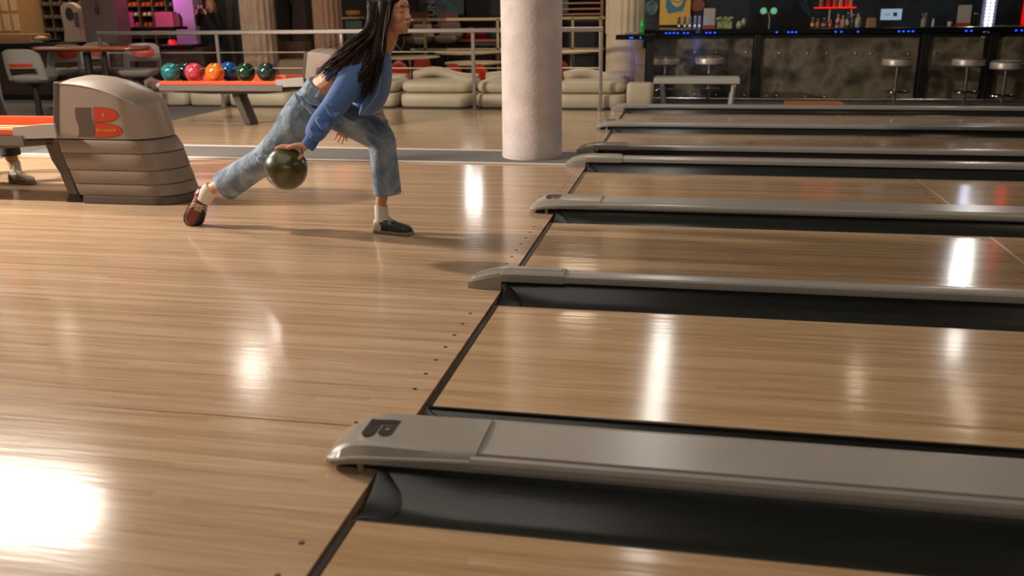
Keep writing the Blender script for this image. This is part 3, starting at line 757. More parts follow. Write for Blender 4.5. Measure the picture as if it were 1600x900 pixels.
# row of red and grey moulded benches far back
def far_seat(px, py, Y, c, lb):
    p = at(px, py, Y=Y); t = thing('moulded_seat', lb, 'seat', (p.x, Y, LOWZ), 'far moulded seats')
    bm = new(); rings = [rbox_ring(p.x, Y, z, .22*s, .2*s, .09) for z, s in ((p.z-.10, .7), (p.z-.05, .95), (p.z, 1), (p.z+.03, .98))]; add_loft(bm, rings); child('seat', bm, c, t)
    bm = new(); rings = [[Vector((p.x+x_*.22*(1-.25*v), Y+.22+.04*v+o, p.z+.02+.22*v)) for x_ in (-1, -.5, 0, .5, 1)] for v in (0, .5, .9, 1) for o in (0,)]
    bm2 = new(); add_loft(bm, [[*r, *[q+Vector((0, .03, 0)) for q in reversed(r)]] for r in rings]); bm2.free(); child('backrest', bm, c, t)
    bm = new(); add_cyl(bm, (p.x, Y, LOWZ), (p.x, Y, p.z-.08), .05, 14); child('pedestal', bm, M_black, t)
    return t
M_fg = mat('seat_taupe', '#8a7a68', .45); M_fr = mat('seat_red', '#6e2a1c', .5)
far_seat(655, 60, 13.7, M_fg, 'taupe moulded seat far back above the woman\'s round table')
far_seat(699, 58, 13.55, M_fg, 'taupe moulded seat far back, left of the distant rack')
far_seat(650, 40, 14.4, M_fr, 'red moulded seat farthest back under the poster with white letters')
far_seat(696, 41, 14.4, M_fr, 'red moulded seat farthest back with clutter on it')
# posters and slatted shutter on the back wall
def wall_panel(name, px0, py1, px1, Y, m, label, cat, top=1.9, z1=None):
    a, b = at(px0, py1, Y=Y), at(px1, py1, Y=Y); bm = new(); add_box(bm, ((a.x+b.x)/2, Y, (a.z+top)/2), (b.x-a.x, .05, top-a.z)); return solo(name, bm, m, label, cat, smooth=False, bevel=.004), a, b
def patchy(name, cols, scale=3):
    m = bpy.data.materials.new(name); m.use_nodes = True; nt = m.node_tree; N = nt.nodes; L = nt.links; b = N['Principled BSDF']; b.inputs['Roughness'].default_value = .5
    g = N.new('ShaderNodeTexCoord'); n = N.new('ShaderNodeTexNoise'); n.inputs['Scale'].default_value = scale; n.inputs['Detail'].default_value = 4; L.new(g.outputs['Object'], n.inputs[0])
    r = N.new('ShaderNodeValToRGB'); L.new(n.outputs[0], r.inputs[0]); L.new(r.outputs[0], b.inputs['Base Color'])
    r.color_ramp.elements[0].position = .35; r.color_ramp.elements[0].color = lin(cols[0])
    for k, c in enumerate(cols[1:-1]): e = r.color_ramp.elements.new(.35+.3*(k+1)/(len(cols)-1)); e.color = lin(c)
    r.color_ramp.elements[-1].position = .68; r.color_ramp.elements[-1].color = lin(cols[-1])
    return m
t = thing('wall_poster', 'dark teal poster with white upright letters behind the woman\'s face', 'poster', (-3.4, 14.95, .9))
a, b = at(655, 30, Y=14.9), at(725, 30, Y=14.9)
bm = new(); add_box(bm, ((a.x+b.x)/2, 14.95, 1.55), (b.x-a.x, .04, 1.1)); child('poster_sheet', bm, patchy('poster_teal', ['#071417', '#0d2c33', '#24545c', '#0a1a20'], 4), t, smooth=False)
c0 = at(674, 15, Y=14.92); mw = Matrix.Translation((c0.x, 14.925, c0.z+.1)) @ Matrix.Rotation(PI/2, 4, 'X') @ Matrix.Rotation(PI/2, 4, 'Z')
text_mesh('poster_letters', 'UND', .20, mat('letter_white', '#a9a596', .6), t, mw, .001, .004)
wall_panel('slatted_shutter', 730, 26, 792, 14.6, mat('shutter_dark', '#171310', .6), 'dark slatted shutter left of the concrete column', 'shutter')
for k in range(4):
    z = at(900, (0, 8, 18, 26)[k], Y=13.6).z; a, b = at(866, 10, Y=13.6), at(942, 10, Y=13.6)
t = thing('slat_shelf', 'dark shelf with pale brown slat edges between the concrete column and the cream pillar', 'shelf', ((a.x+b.x)/2, 13.6, LOWZ))
bm = new(); add_box(bm, ((a.x+b.x)/2, 13.85, 1.0), (b.x-a.x, .04, 2.5)); child('back_board', bm, M_black, t, smooth=False)
for py in (5, 14, 22, -4, -14):
    z = at(900, py, Y=13.6).z; bm = new(); add_box(bm, ((a.x+b.x)/2, 13.65, z), (b.x-a.x, .4, .025)); child('shelf_board', bm, mat('shelf_brown', '#a06a46', .5), t, smooth=False)
for x in (a.x, b.x):
    bm = new(); add_box(bm, (x, 13.65, .95), (.05, .42, 2.4)); child('side_panel', bm, mat('shelf_wood', '#7a5430', .55), t, smooth=False)
t2, _, _ = wall_panel('wall_poster', 868, 20, 888, 13.5, patchy('poster_globe', ['#5a1f22', '#274a50', '#3f7a80'], 2), 'small teal and dark red poster just right of the concrete column', 'poster')
# ------------------------------------------------------------------ bar
BY = 10.55                                    # front of the bar
M_stone = patchy('bar_panel', ['#3a372d', '#5c5546', '#7c715e', '#484436'], 2.6)
M_stone.node_tree.nodes['Principled BSDF'].inputs['Roughness'].default_value = .22
M_bartop = mat('bar_top_black', '#08090b', .18)
def bp(px, py=60, Y=BY): return at(px, py, Y=Y)
ZT = bp(1300, 46).z
t = thing('bar_counter', 'long dark bar counter with bolted stone-look panels and a black top', 'bar counter', (3.0, BY, LOWZ))
xl, xr = bp(1012).x, 6.4
bm = new(); add_box(bm, ((xl+xr)/2, BY+.25, (LOWZ+ZT)/2-.03), (xr-xl, .5, ZT-LOWZ-.06)); child('body', bm, M_black, t, smooth=False)
posts = [1012, 1182, 1441, 1546]
seg = [(1022, 1177), (1187, 1436), (1447, 1538), (1552, 1640), (1650, 1800)]
for a, b in seg:
    xa, xb = bp(a).x, bp(b).x
    bm = new(); add_box(bm, ((xa+xb)/2, BY-.015, (LOWZ+ZT)/2-.02), (xb-xa, .03, ZT-LOWZ-.18)); child('front_panel', bm, M_stone, t, smooth=False, bevel=.004)
for p in posts:
    x = bp(p, 100).x; bm = new(); add_box(bm, (x, BY-.03, (LOWZ+ZT)/2), (.10, .09, ZT-LOWZ-.02)); child('post', bm, M_black, t, smooth=False, bevel=.006)
bm = new(); add_box(bm, ((xl+xr)/2-.02, BY+.18, ZT-.005), (xr-xl+.2, .80, .06)); child('counter_top', bm, M_bartop, t, smooth=False, bevel=.008)
M_bolt = mat('bolt_bright', '#d8cfc0', .25, 1)
for px, py in ((1085, 82), (1086, 82), (1119, 82), (1166, 82), (1218, 83), (1262, 83), (1292, 83), (1336, 84), (1361, 84), (1419, 84), (1461, 83), (1163, 149), (1086, 148), (1119, 149), (1198, 150), (1214, 150), (1258, 151), (1288, 152), (1331, 154), (1356, 155), (1456, 155), (1536, 58), (1539, 58)):
    c = at(px, py, Y=BY-.03); bm = new(); add_ell(bm, (c.x, c.y-.005, c.z), (.017, .012, .017), u=10, v=8); child('bolt', bm, M_bolt, t)
zr = at(1300, 163, Y=BY-.35).z
bm = new(); add_cyl(bm, (xl, BY-.30, zr+.06), (xr, BY-.30, zr+.06), .018, 12); child('foot_rail', bm, M_bolt, t)
M_led = mat('led_blue', '#0a1f6a', .4, emit='#1444f0', estr=3.2)
bm = new()
for px in (1021.5, 1025, 1046, 1052, 1059, 1065, 1070, 1111, 1117, 1121, 1214, 1219, 1235, 1240, 1245, 1306, 1315, 1341, 1406, 1413, 1420, 1428, 1510, 1518, 1588, 1597):
    pass
for px in (1041, 1047, 1053, 1059, 1069, 1075, 1104, 1110, 1117, 1214, 1232, 1238, 1244, 1306, 1315, 1341, 1405, 1412, 1420, 1427, 1510, 1518, 1588, 1597):
    c = at(px, 48, Y=BY-.23); bm_ = new(); add_ell(bm_, (c.x, BY-.222, ZT-.025), (.014, .010, .011), u=10, v=8); child('led', bm_, M_led, t)
bm.free()
area('bar_led_glow', (bp(1090).x, BY-.30, ZT-.06), .05, .9, (.1, .2, 1), (bp(1090).x, BY+.1, ZT-.5), sy=1.2)
# low side counter in front of the cream pillar
a, b = at(968, 58, Y=9.35), at(1011, 58, Y=9.35)
t = thing('side_shelf', 'short black shelf with blue lights jutting out left of the bar', 'shelf', ((a.x+b.x)/2, 9.35, LOWZ))
zs_ = a.z; bm = new(); add_box(bm, ((a.x+b.x)/2+.02, 9.45, zs_-.0), (b.x-a.x+.12, .42, .06)); child('shelf_top', bm, M_bartop, t, smooth=False, bevel=.006)
bm = new(); add_box(bm, (at(1013, 90, Y=9.4).x+.02, 9.5, (zs_+LOWZ)/2), (.09, .3, zs_-LOWZ-.06)); child('shelf_post', bm, M_black, t, smooth=False)
bm = new(); add_box(bm, (at(1000, 90, Y=9.55).x, 9.6, (zs_+LOWZ)/2-.05), (.13, .03, zs_-LOWZ-.2)); child('side_panel', bm, mat('side_panel_tan', '#857052', .5), t, smooth=False)
for px in (985, 988, 1001): c = at(px, 58, Y=9.24); bm = new(); add_ell(bm, (c.x, 9.235, zs_-.005), (.012, .010, .010), u=10, v=8); child('led', bm, M_led, t)
bm = new(); add_box(bm, (at(986, 80, Y=9.55).x, 9.60, zs_-.30), (.006, .006, .5)); child('led_strip', bm, mat('led_strip_blue', '#0a1f6a', .4, emit='#1030c0', estr=.6), t, smooth=False)
area('blue_shelf_glow', (at(988, 80, Y=9.5).x, 9.5, zs_-.2), .08, .4, (.1, .15, 1), (at(960, 80, Y=9.7).x, 9.9, .4), sy=.4)
# things on the side shelf
c = at(1004, 40, Y=9.42)
bm = new(); add_lathe(bm, (c.x, 9.42, zs_+.031), [(.024, 0), (.026, .01), (.026, .03), (.029, .035), (.026, .04), (.026, .07), (.029, .075), (.026, .08), (.027, .17), (.022, .175)], 16)
solo('tumbler_stack', bm, mat('green_glass', '#0b8a2a', .25, emit='#0a9a2a', estr=.12), 'stack of green plastic tumblers on the short black shelf', 'tumblers')
bm = new(); add_box(bm, (c.x-.13, 9.42, zs_+.045), (.17, .2, .03)); solo('folded_cloth', bm, mat('cloth_tan', '#8f8068', .9), 'folded tan cloth beside the green tumblers', 'cloth', smooth=False, bevel=.01)

# bar stools
def stool(px, py, lb, Yp=10.0):
    c = at(px, py, Y=Yp); z = c.z
    t = thing('bar_stool', lb, 'bar stool', (c.x, Yp, LOWZ), 'round bar stools')
    bm = new(); add_lathe(bm, (c.x, Yp, z-.055), [(.13, -.03), (.175, -.024), (.188, .0), (.186, .055), (.165, .08), (.02, .086)], 32); child('seat', bm, mat('stool_seat', '#5d554c', .3), t)
    bm = new(); add_lathe(bm, (c.x, Yp, z-.045), [(.184, -.03), (.193, -.02), (.194, .035), (.188, .05)], 32); child('seat_band', bm, mat('satin_band', '#b5a99c', .38, .45), t)
    bm = new(); add_cyl(bm, (c.x, Yp, LOWZ+.02), (c.x, Yp, z-.05), .022, 14); child('column', bm, M_chrome, t)
    bm = new(); pts = [(c.x+.16*math.cos(2*PI*k/24), Yp-.04+.14*math.sin(2*PI*k/24), z-.40) for k in range(25)]; add_tube(bm, pts, .011, 8, cap=False)
    add_cyl(bm, (c.x-.155, Yp-.04, z-.40), (c.x+.155, Yp-.04, z-.40), .009, 8); child('foot_ring', bm, M_chrome, t)
    bm = new(); add_tube(bm, [(c.x+.02, Yp, z-.07), (c.x+.13, Yp-.05, z-.09), (c.x+.17, Yp-.06, z-.11)], .006, 8); child('height_lever', bm, M_black, t)
    bm = new(); add_lathe(bm, (c.x, Yp, LOWZ), [(.21, 0), (.21, .01), (.06, .03), (.03, .05)], 28); child('base', bm, M_chrome, t)
stool(1040, 92, 'round bar stool leftmost at the bar, above the left end of the white bench')
stool(1109, 91, 'round bar stool standing behind the right part of the white bench')
stool(1404, 93, 'round bar stool just left of the second black bar post from the right edge', 9.95)
stool(1514, 93, 'round bar stool left of the white light column')
stool(1574, 98, 'round bar stool rightmost at the bar, nearest the right edge', 9.85)
# white bench
a, b = at(1021, 131, Y=9.3), at(1156, 131, Y=9.3)
M_white = mat('bench_white', '#b4aca2', .45)
t = thing('white_bench', 'narrow white slab bench on splayed legs in front of the bar', 'bench', ((a.x+b.x)/2, 9.5, LOWZ))
zb = a.z; bm = new(); add_box(bm, ((a.x+b.x)/2, 9.52, zb+.035), (b.x-a.x, .46, .07)); child('bench_top', bm, M_white, t, smooth=False, bevel=.008)
for px, s in ((1034, -1), (1147, 1)):
    for yy in (9.36, 9.68):
        x = at(px, 140, Y=9.3).x; bm = new(); add_tube(bm, [(x+s*.0, yy, zb+.01), (x-s*.05, yy, LOWZ)], [(.03, .022), (.024, .02)], 4, side=(1, 0, 0)); child('leg', bm, M_white, t, smooth=False)
    bm = new(); add_box(bm, (at(px, 140, Y=9.3).x, 9.52, zb-.02), (.05, .36, .04)); child('leg_rail', bm, M_white, t, smooth=False)
a, b = at(1228, 160, Y=9.3), at(1327, 160, Y=9.3)
bm = new(); add_prism(bm, [(a.x, 9.2, LOWZ), (b.x, 9.2, LOWZ), (b.x, 9.2, .03), (b.x-.07, 9.2, .075), (a.x, 9.2, .075)], (0, .35, 0)); solo('wooden_block', bm, mat('block_orange', '#a8653a', .6, var=.1), 'low orange-brown wooden box lying in front of the bar', 'box', smooth=False, bevel=.006)

# ------------------------------------------------------------------ things on the bar
YB2 = BY+.08; Z0 = ZT+.025
def bar_x(px, Y=YB2): return at(px, 36, Y=Y).x
def bottle(px, h, r, m, lb, Y=YB2, cap='#b0a890', z=Z0, labelc=None):
    x = bar_x(px, Y); t = thing('bottle', lb, 'bottle', (x, Y, z), 'bottles on the bar')
    bm = new(); add_lathe(bm, (x, Y, z), [(r*.95, 0), (r, .005), (r, h*.55), (r*.8, h*.66), (r*.36, h*.76), (r*.34, h*.95)], 18); child('glass_body', bm, m, t)
    bm = new(); add_lathe(bm, (x, Y, z+h*.92), [(r*.42, 0), (r*.42, h*.08)], 14); child('cap', bm, mat('cap'+cap, cap, .4), t)
    if labelc:
        bm = new(); add_lathe(bm, (x, Y, z+h*.15), [(r*1.02, 0), (r*1.02, h*.28)], 18); child('paper_label', bm, mat('lab'+labelc, labelc, .6), t)
def glassm(n, c, e=0): return mat(n, c, .12, emit=c if e else None, estr=e)
G_clear = mat('glass_clear', '#8f877a', .06, .3)
def tumbler(px, h, r, lb, py=0):
    x = bar_x(px); t = thing('drinking_glass', lb, 'glass', (x, YB2, Z0), 'upturned glasses on the bar')
    bm = new(); add_lathe(bm, (x, YB2, Z0), [(r*.9, 0), (r, .01), (r*.7, h*.75), (r*.75, h*.9), (r*.2, h)], 16); child('bowl', bm, G_clear, t)
    bm = new(); add_ell(bm, (x, YB2-r*.6, Z0+h*.22), (r*.5, r*.5, h*.12), u=10, v=8); child('glow_spot', bm, mat('glass_glow', '#cfc6b0', .1, emit='#ffe6b8', estr=.5), t)  # glint on the glass, painted as a small self-lit spot
for k, px in enumerate((1061, 1070, 1078, 1086, 1093)):
    tumbler(px, .17, .028, ['upturned glass next to the yellow poster, leftmost of the glass row on the bar', 'second glass in the row below the yellow poster', 'middle glass of the row below the yellow poster', 'fourth glass of the row below the yellow poster', 'last glass of the row beside the white menu card'][k])
def sign(px0, px1, py0, Y, lb, base=True):
    a, b = at(px0, py0, Y=Y), at(px1, py0, Y=Y); t = thing('menu_stand', lb, 'menu stand', ((a.x+b.x)/2, Y, Z0), 'menu stands on the bar')
    bm = new(); add_box(bm, ((a.x+b.x)/2, Y, (a.z+Z0)/2+.02), (b.x-a.x, .015, a.z-Z0-.04)); child('card', bm, mat('card_white', '#9f978e', .5), t, smooth=False)
    bm = new(); add_box(bm, ((a.x+b.x)/2, Y, Z0+.022), (b.x-a.x+.01, .05, .044)); child('red_base', bm, mat('base_red', '#8f3322', .5), t, smooth=False)
sign(1100, 1118, 13, YB2-.05, 'white menu card in a red base near the left end of the bar')
sign(1498, 1519, 8, YB2, 'greyish menu card in a red base left of the white light column')
x = bar_x(1132); bm = new(); random.seed(3)
for k in range(16): add_ell(bm, (bar_x(1121+k*1.5), YB2+random.uniform(-.04, .04), Z0+.10+random.uniform(0, .04)), .022, u=8, v=6)
add_box(bm, (x, YB2, Z0+.045), (.2, .12, .09)); solo('fruit_tray', bm, patchy('fruit_mix', ['#4c5530', '#7f8548', '#a59e86'], 20), 'heaped tray of pale green and white pieces beside the first menu card', 'tray')
bm = new(); add_lathe(bm, (bar_x(1155), YB2, Z0), [(.03, 0), (.045, .03), (.03, .07), (.02, .09)], 14); add_ell(bm, (bar_x(1162), YB2, Z0+.08), (.03, .02, .05)); solo('teapot', bm, mat('teapot_cream', '#9c917e', .3), 'small cream teapot on the dark bar between fruit tray and twin lamp', 'teapot')
# twin green dial tap
x = bar_x(1202); t = thing('beer_tap', 'chrome beer tap with two round glowing green dials', 'beer tap', (x, YB2, Z0))
bm = new(); add_tube(bm, [(x, YB2, Z0), (x, YB2, Z0+.12), (x-.02, YB2, Z0+.2)], [.018, .014, .012], 12); add_cyl(bm, (x-.07, YB2, Z0+.2), (x+.08, YB2, Z0+.2), .014, 10); child('tap_body', bm, M_chrome, t)
for px in (1193, 1209):
    c = at(px, 17, Y=YB2); bm = new(); add_cyl(bm, (c.x, YB2-.01, c.z), (c.x, YB2+.02, c.z), .05, 24); child('dial_rim', bm, M_chrome, t)
    bm = new(); add_cyl(bm, (c.x, YB2-.016, c.z), (c.x, YB2-.008, c.z), .042, 24); child('dial_face', bm, mat('dial_green', '#3a7a5a', .2, emit='#7fd0a0', estr=.55), t)
# red-lit bottle shelf
xa, xb = at(1273, 11, Y=YB2).x, at(1336, 11, Y=YB2).x; zs2 = at(1300, 12, Y=YB2).z
t = thing('bottle_shelf', 'glowing red glass shelf of bottles standing on the bar', 'shelf', ((xa+xb)/2, YB2, Z0))
bm = new(); add_box(bm, ((xa+xb)/2, YB2, zs2), (xb-xa, .22, .016)); child('shelf_plate', bm, mat('neon_red', '#a01010', .3, emit='#ff1808', estr=1.1), t, smooth=False)
for px in (1295, 1329): bm = new(); add_cyl(bm, (bar_x(px), YB2, Z0), (bar_x(px), YB2, zs2), .014, 12); child('shelf_leg', bm, mat('leg_pale', '#9a8f90', .3, .4), t)
cols = [('#6a2a1a', '#c0a070'), ('#7a5a3a', None), ('#3a2a20', '#8f7a66'), ('#8a4a20', None), ('#a08f7a', '#7a2a1c'), ('#8f7f70', None), ('#24402a', '#a8a090'), ('#1f3f44', None), ('#a0907a', None)]
lbs = ['short brown bottle leftmost under the red shelf', 'tan squat bottle second under the red shelf', 'dark bottle with a pale label under the red shelf', 'small amber bottle under the red shelf', 'pale bottle with a dark red label in the middle under the red shelf', 'grey-beige bottle right of the middle under the red shelf', 'green bottle with a round pale label under the red shelf', 'teal bottle near the right end of the red shelf', 'tall pale bottle at the right end of the red shelf']
for k, px in enumerate((1270, 1278, 1288, 1298, 1309, 1317, 1324, 1332, 1340)):
    c, l = cols[k]; bottle(px, (.13, .11, .12, .10, .17, .15, .19, .17, .17)[k], .026+.006*(k % 3), glassm('bt'+c, c), lbs[k], labelc=l, Y=YB2-.03)
for k, (px, c) in enumerate(((1281, '#7a5a44'), (1292, '#a02018'), (1302, '#9a4a3a'), (1311, '#b07a6a'), (1321, '#b52a1a'), (1326, '#a8804a'))):
    bottle(px, .24, .03, glassm('bu'+c, c), ['brown bottle leftmost on the red shelf', 'deep red bottle second on the red shelf', 'reddish bottle third on the red shelf', 'pinkish bottle in the middle of the red shelf', 'bright red bottle near the right of the red shelf', 'amber bottle at the right end of the red shelf'][k], z=zs2+.008)
bm = new(); rings = [rbox_ring(bar_x(1361), YB2, Z0+z, .065*s, .05, .02) for z, s in ((0, 1), (.09, .95), (.12, .7))]; add_loft(bm, rings); solo('bread_bag', bm, mat('bag_tan', '#8a6c4a', .7), 'tan paper bag on the bar left of the lit screen', 'bag')
# monitor
a, b = at(1377, 14, Y=YB2+.1), at(1408, 31, Y=YB2+.1); xc = (a.x+b.x)/2
t = thing('monitor', 'small computer screen glowing pale blue on the bar', 'monitor', (xc, YB2+.1, Z0))
bm = new(); add_box(bm, (xc, YB2+.115, (a.z+b.z)/2), (b.x-a.x+.03, .03, a.z-b.z+.03)); child('housing', bm, M_black, t, smooth=False, bevel=.004)
bm = new(); add_box(bm, (xc, YB2+.098, (a.z+b.z)/2), (b.x-a.x, .004, a.z-b.z)); child('screen', bm, mat('screen_blue', '#203040', .3, emit='#9fb4c8', estr=.8), t, smooth=False)
bm = new(); add_box(bm, (xc+.05, YB2+.0955, (a.z+b.z)/2), (.05, .002, .05)); add_box(bm, (xc-.05, YB2+.0955, (a.z+b.z)/2), (.08, .002, .008)); child('screen_marks', bm, mat('screen_dark', '#35506a', .4), t, smooth=False)
bm = new(); add_box(bm, (xc, YB2+.12, Z0+.03), (.03, .03, .08)); add_box(bm, (xc, YB2+.12, Z0+.006), (.16, .12, .012)); child('stand', bm, M_black, t, smooth=False)
bm = new(); add_lathe(bm, (bar_x(1443), YB2, Z0), [(.03, 0), (.034, .09), (.03, .1)], 14)
for k in range(9): add_tube(bm, [(bar_x(1443)+random.uniform(-.02, .02), YB2+random.uniform(-.02, .02), Z0+.08), (bar_x(1443)+random.uniform(-.05, .05), YB2+random.uniform(-.03, .03), Z0+.17)], .006, 6)
solo('straw_holder', bm, mat('straw_beige', '#84796a', .6), 'pot of beige straws on the bar right of the screen', 'straw holder')
bm = new(); add_lathe(bm, (bar_x(1458), YB2, Z0), [(.016, 0), (.018, .05), (.012, .09), (.012, .1)], 12); solo('salt_shaker', bm, M_white, 'small white shaker beside the pot of straws', 'shaker')
bm = new(); add_lathe(bm, (bar_x(1484), YB2, Z0), [(.022, 0), (.03, .04), (.028, .06)], 14); solo('cup', bm, M_white, 'small pale cup left of the greyish menu card', 'cup')
bm = new(); add_box(bm, (bar_x(1524), YB2+.03, Z0+.08), (.06, .05, .16)); solo('speaker_box', bm, M_black, 'narrow black box between the greyish menu card and the white light column', 'speaker', smooth=False, bevel=.006)
# white LED column and red neon
xc = bar_x(1544, BY+.5)
t = thing('light_column', 'bright white LED column rising behind the bar', 'light column', (xc, BY+.5, LOWZ))
bm = new(); add_box(bm, (xc, BY+.54, 1.2), (.17, .05, 2.9)); child('column_back', bm, mat('col_violet', '#8f8fae', .4), t, smooth=False)
Mw = mat('led_white', '#ffffff', .4, emit='#e8ecff', estr=4.5)
bm = new()
for k in range(46):
    z = Z0-.05+k*.045
    for dx in (-.028, .028): add_ell(bm, (xc+dx, BY+.505, z), (.022, .015, .017), u=8, v=6)
o = child('led_rows', bm, Mw, t); o['kind'] = 'stuff'
xn = bar_x(1598, BY+.6)
t = thing('neon_frame', 'upright red neon bar at the right edge behind the bar', 'neon light', (xn+.05, BY+.6, LOWZ))
bm = new(); add_box(bm, (xn+.06, BY+.65, 1.2), (.24, .04, 2.9)); child('neon_board', bm, M_black, t, smooth=False)
bm = new(); add_box(bm, (xn+.05, BY+.60, 1.75), (.14, .03, 1.6)); child('neon_tube', bm, mat('neon_red2', '#d01010', .3, emit='#ff140c', estr=.65), t, smooth=False)
# back bar wall with painted patches and posters
bm = new(); add_box(bm, (4.6, 12.6, 1.5), (9.2, .08, 3.6)); solo('back_bar_wall', bm, patchy('mural_dark', ['#0b0c0e', '#10171c', '#1d2d33', '#0f0c10'], 1.3), 'dark painted wall behind the bar with faint bluish streaks', 'wall panel', smooth=False)
a, b = at(1030, 34, Y=12.4), at(1078, 34, Y=12.4)
xc, w2 = (a.x+b.x)/2, (b.x-a.x)/2
t = thing('wall_poster', 'yellow poster with a blue frame behind the left end of the bar', 'poster', (xc, 12.45, a.z))
M_yel = mat('poster_yellow', '#c9a045', .6); M_pb = mat('poster_blue', '#2f7184', .6)
bm = new(); add_box(bm, (xc, 12.5, a.z+.35), (2*w2, .03, .80)); child('sheet', bm, M_yel, t, smooth=False)
bm = new(); pts = [(xc-w2*.62, 12.483, a.z+.72), (xc-w2*.62, 12.483, a.z+.22), (xc-w2*.45, 12.483, a.z+.12), (xc+w2*.5, 12.483, a.z+.16), (xc+w2*.72, 12.483, a.z+.35), (xc+w2*.72, 12.483, a.z+.72)]; add_prism(bm, pts, (0, -.002, 0)); child('blue_field', bm, M_pb, t, smooth=False)
bm = new(); add_prism(bm, [(xc+w2*.12+w2*.52*math.cos(k*PI/12), 12.480, a.z+.46+.24*math.sin(k*PI/12)) for k in range(24)], (0, -.002, 0)); child('round_shape', bm, mat('poster_pale', '#d0aa58', .6), t, smooth=False)
bm = new(); add_tube(bm, [(xc+w2*.12+.12*(k/8-.5)*2*.8, 12.476, a.z+.34-.05*math.sin(PI*k/8)) for k in range(9)], .007, 6); child('curved_line', bm, M_pb, t)
bm = new(); add_prism(bm, [(at(1090, 8, Y=12.5).x+.12*math.cos(k), 12.52, at(1090, 8, Y=12.5).z+.10*math.sin(k)) for k in (0, .9, 1.7, 2.6, 3.6, 4.4, 5.3)], (0, .03, 0)); solo('wall_leaf', bm, mat('leaf_rust', '#7c4634', .7), 'rust coloured leaf shape on the wall right of the yellow poster', 'wall ornament', smooth=False)
bm = new(); add_prism(bm, [(at(1018, 12, Y=12.5).x+.11*math.cos(k), 12.52, at(1018, 12, Y=12.5).z+.12*math.sin(k)) for k in (0, .8, 1.7, 2.6, 3.6, 4.4, 5.3)], (0, .03, 0)); solo('wall_leaf', bm, patchy('leaf_blue', ['#12303a', '#3a5f6a', '#7a7a50'], 8), 'bluish patchy leaf shape on the wall left of the yellow poster', 'wall ornament', smooth=False)
bm = new(); add_box(bm, (at(1516, 0, Y=12.3).x, 12.4, 1.52), (.34, .05, .2)); solo('lit_panel', bm, mat('lit_amber', '#8a7a3a', .5, emit='#c0a850', estr=.5), 'dim amber lit panel left of the white light column', 'light panel', smooth=False)
bm = new(); add_prism(bm, [(at(1235, 4, Y=12.5).x, 12.53, 1.50), (at(1235, 4, Y=12.5).x+.22, 12.53, 1.40), (at(1268, 30, Y=12.5).x, 12.53, 1.06), (at(1268, 30, Y=12.5).x-.12, 12.53, 1.12)], (0, .01, 0)); solo('wall_streak', bm, patchy('streak', ['#12262e', '#2b4952', '#0f1c22'], 6), 'pale blue painted streak on the dark wall above the beer tap', 'painted streak', smooth=False)

# ------------------------------------------------------------------ left: reception, table, seats
M_woodp = mat('panel_wood', '#3a261b', .5, var=.25, scale=3, stretch=(6, 6, .6))
M_ctop = mat('counter_black', '#0f0d0c', .3)
xa, xb = -10.6, at(315, 130, Y=9.6).x
t = thing('reception_counter', 'long dark wood panelled reception counter behind the swivel seats', 'counter', ((xa+xb)/2, 10, 0))
bm = new(); add_box(bm, ((xa+xb)/2, 10.0, .38), (xb-xa, .5, .76)); child('front_panel', bm, M_woodp, t, smooth=False)
bm = new(); add_box(bm, ((xa+at(100, 60, Y=9.7).x)/2, 9.98, .80), (at(100, 60, Y=9.7).x-xa, .62, .08)); child('counter_top', bm, M_ctop, t, smooth=False, bevel=.008)
bm = new(); add_box(bm, ((at(180, 60, Y=9.7).x+at(297, 60, Y=9.7).x)/2, 9.95, .775), (at(297, 60, Y=9.7).x-at(180, 60, Y=9.7).x, .5, .05)); child('counter_top', bm, M_ctop, t, smooth=False, bevel=.008)
bm = new(); add_box(bm, ((at(180, 40, Y=9.9).x+at(270, 40, Y=9.9).x)/2, 10.1, at(200, 45, Y=9.9).z), (at(270, 40, Y=9.9).x-at(180, 40, Y=9.9).x, .4, .04)); child('upper_shelf', bm, M_ctop, t, smooth=False)
bm = new(); add_box(bm, ((xa+xb)/2, 9.735, .04), (xb-xa, .03, .08)); child('kick_board', bm, M_black, t, smooth=False)
bm = new(); rings = [rbox_ring(at(16, 50, Y=9.75).x, 9.9, z, .42*s, .22, .05) for z, s in ((.84, 1), (.96, 1), (.965, .97))]
add_loft(bm, rings); solo('display_case', bm, mat('case_amber', '#8a6540', .5), 'amber wooden case on the reception counter at the left edge', 'case')
bm = new(); add_lathe(bm, (at(61, 45, Y=9.8).x, 9.8, .84), [(.10, 0), (.16, .015), (.16, .025), (.10, .03)], 24); add_ell(bm, (at(61, 45, Y=9.8).x, 9.8, .90), (.10, .1, .045)); solo('serving_bell', bm, mat('dome_tan', '#a98a66', .4), 'small tan domed hat shaped object on the reception counter', 'dome')
bm = new(); add_box(bm, (at(55, 55, Y=9.75).x, 9.85, .865), (.50, .3, .05)); solo('register', bm, M_black, 'flat black tray on the counter under the tan dome', 'tray', smooth=False, bevel=.01)
# papered wall panel with notices
M_amb = mat('wall_amber', '#a97f4e', .7)
a, b = at(-60, 30, Y=11.2), at(66, 30, Y=11.2)
t = thing('notice_wall', 'amber wall panel with rows of framed notices at the top left corner', 'wall panel', ((a.x+b.x)/2, 11.25, 0))
bm = new(); add_box(bm, ((a.x+b.x)/2, 11.25, 1.1), (b.x-a.x, .06, 2.2)); child('board', bm, M_amb, t, smooth=False)
for px in (-8, 7, 22):
    for z in (1.44, 1.12, 1.76):
        c = at(px, 20, Y=11.2); bm = new(); add_box(bm, (c.x, 11.212, z), (.115, .012, .27)); child('notice', bm, mat('notice_peach', '#c9a27c', .7), t, smooth=False)
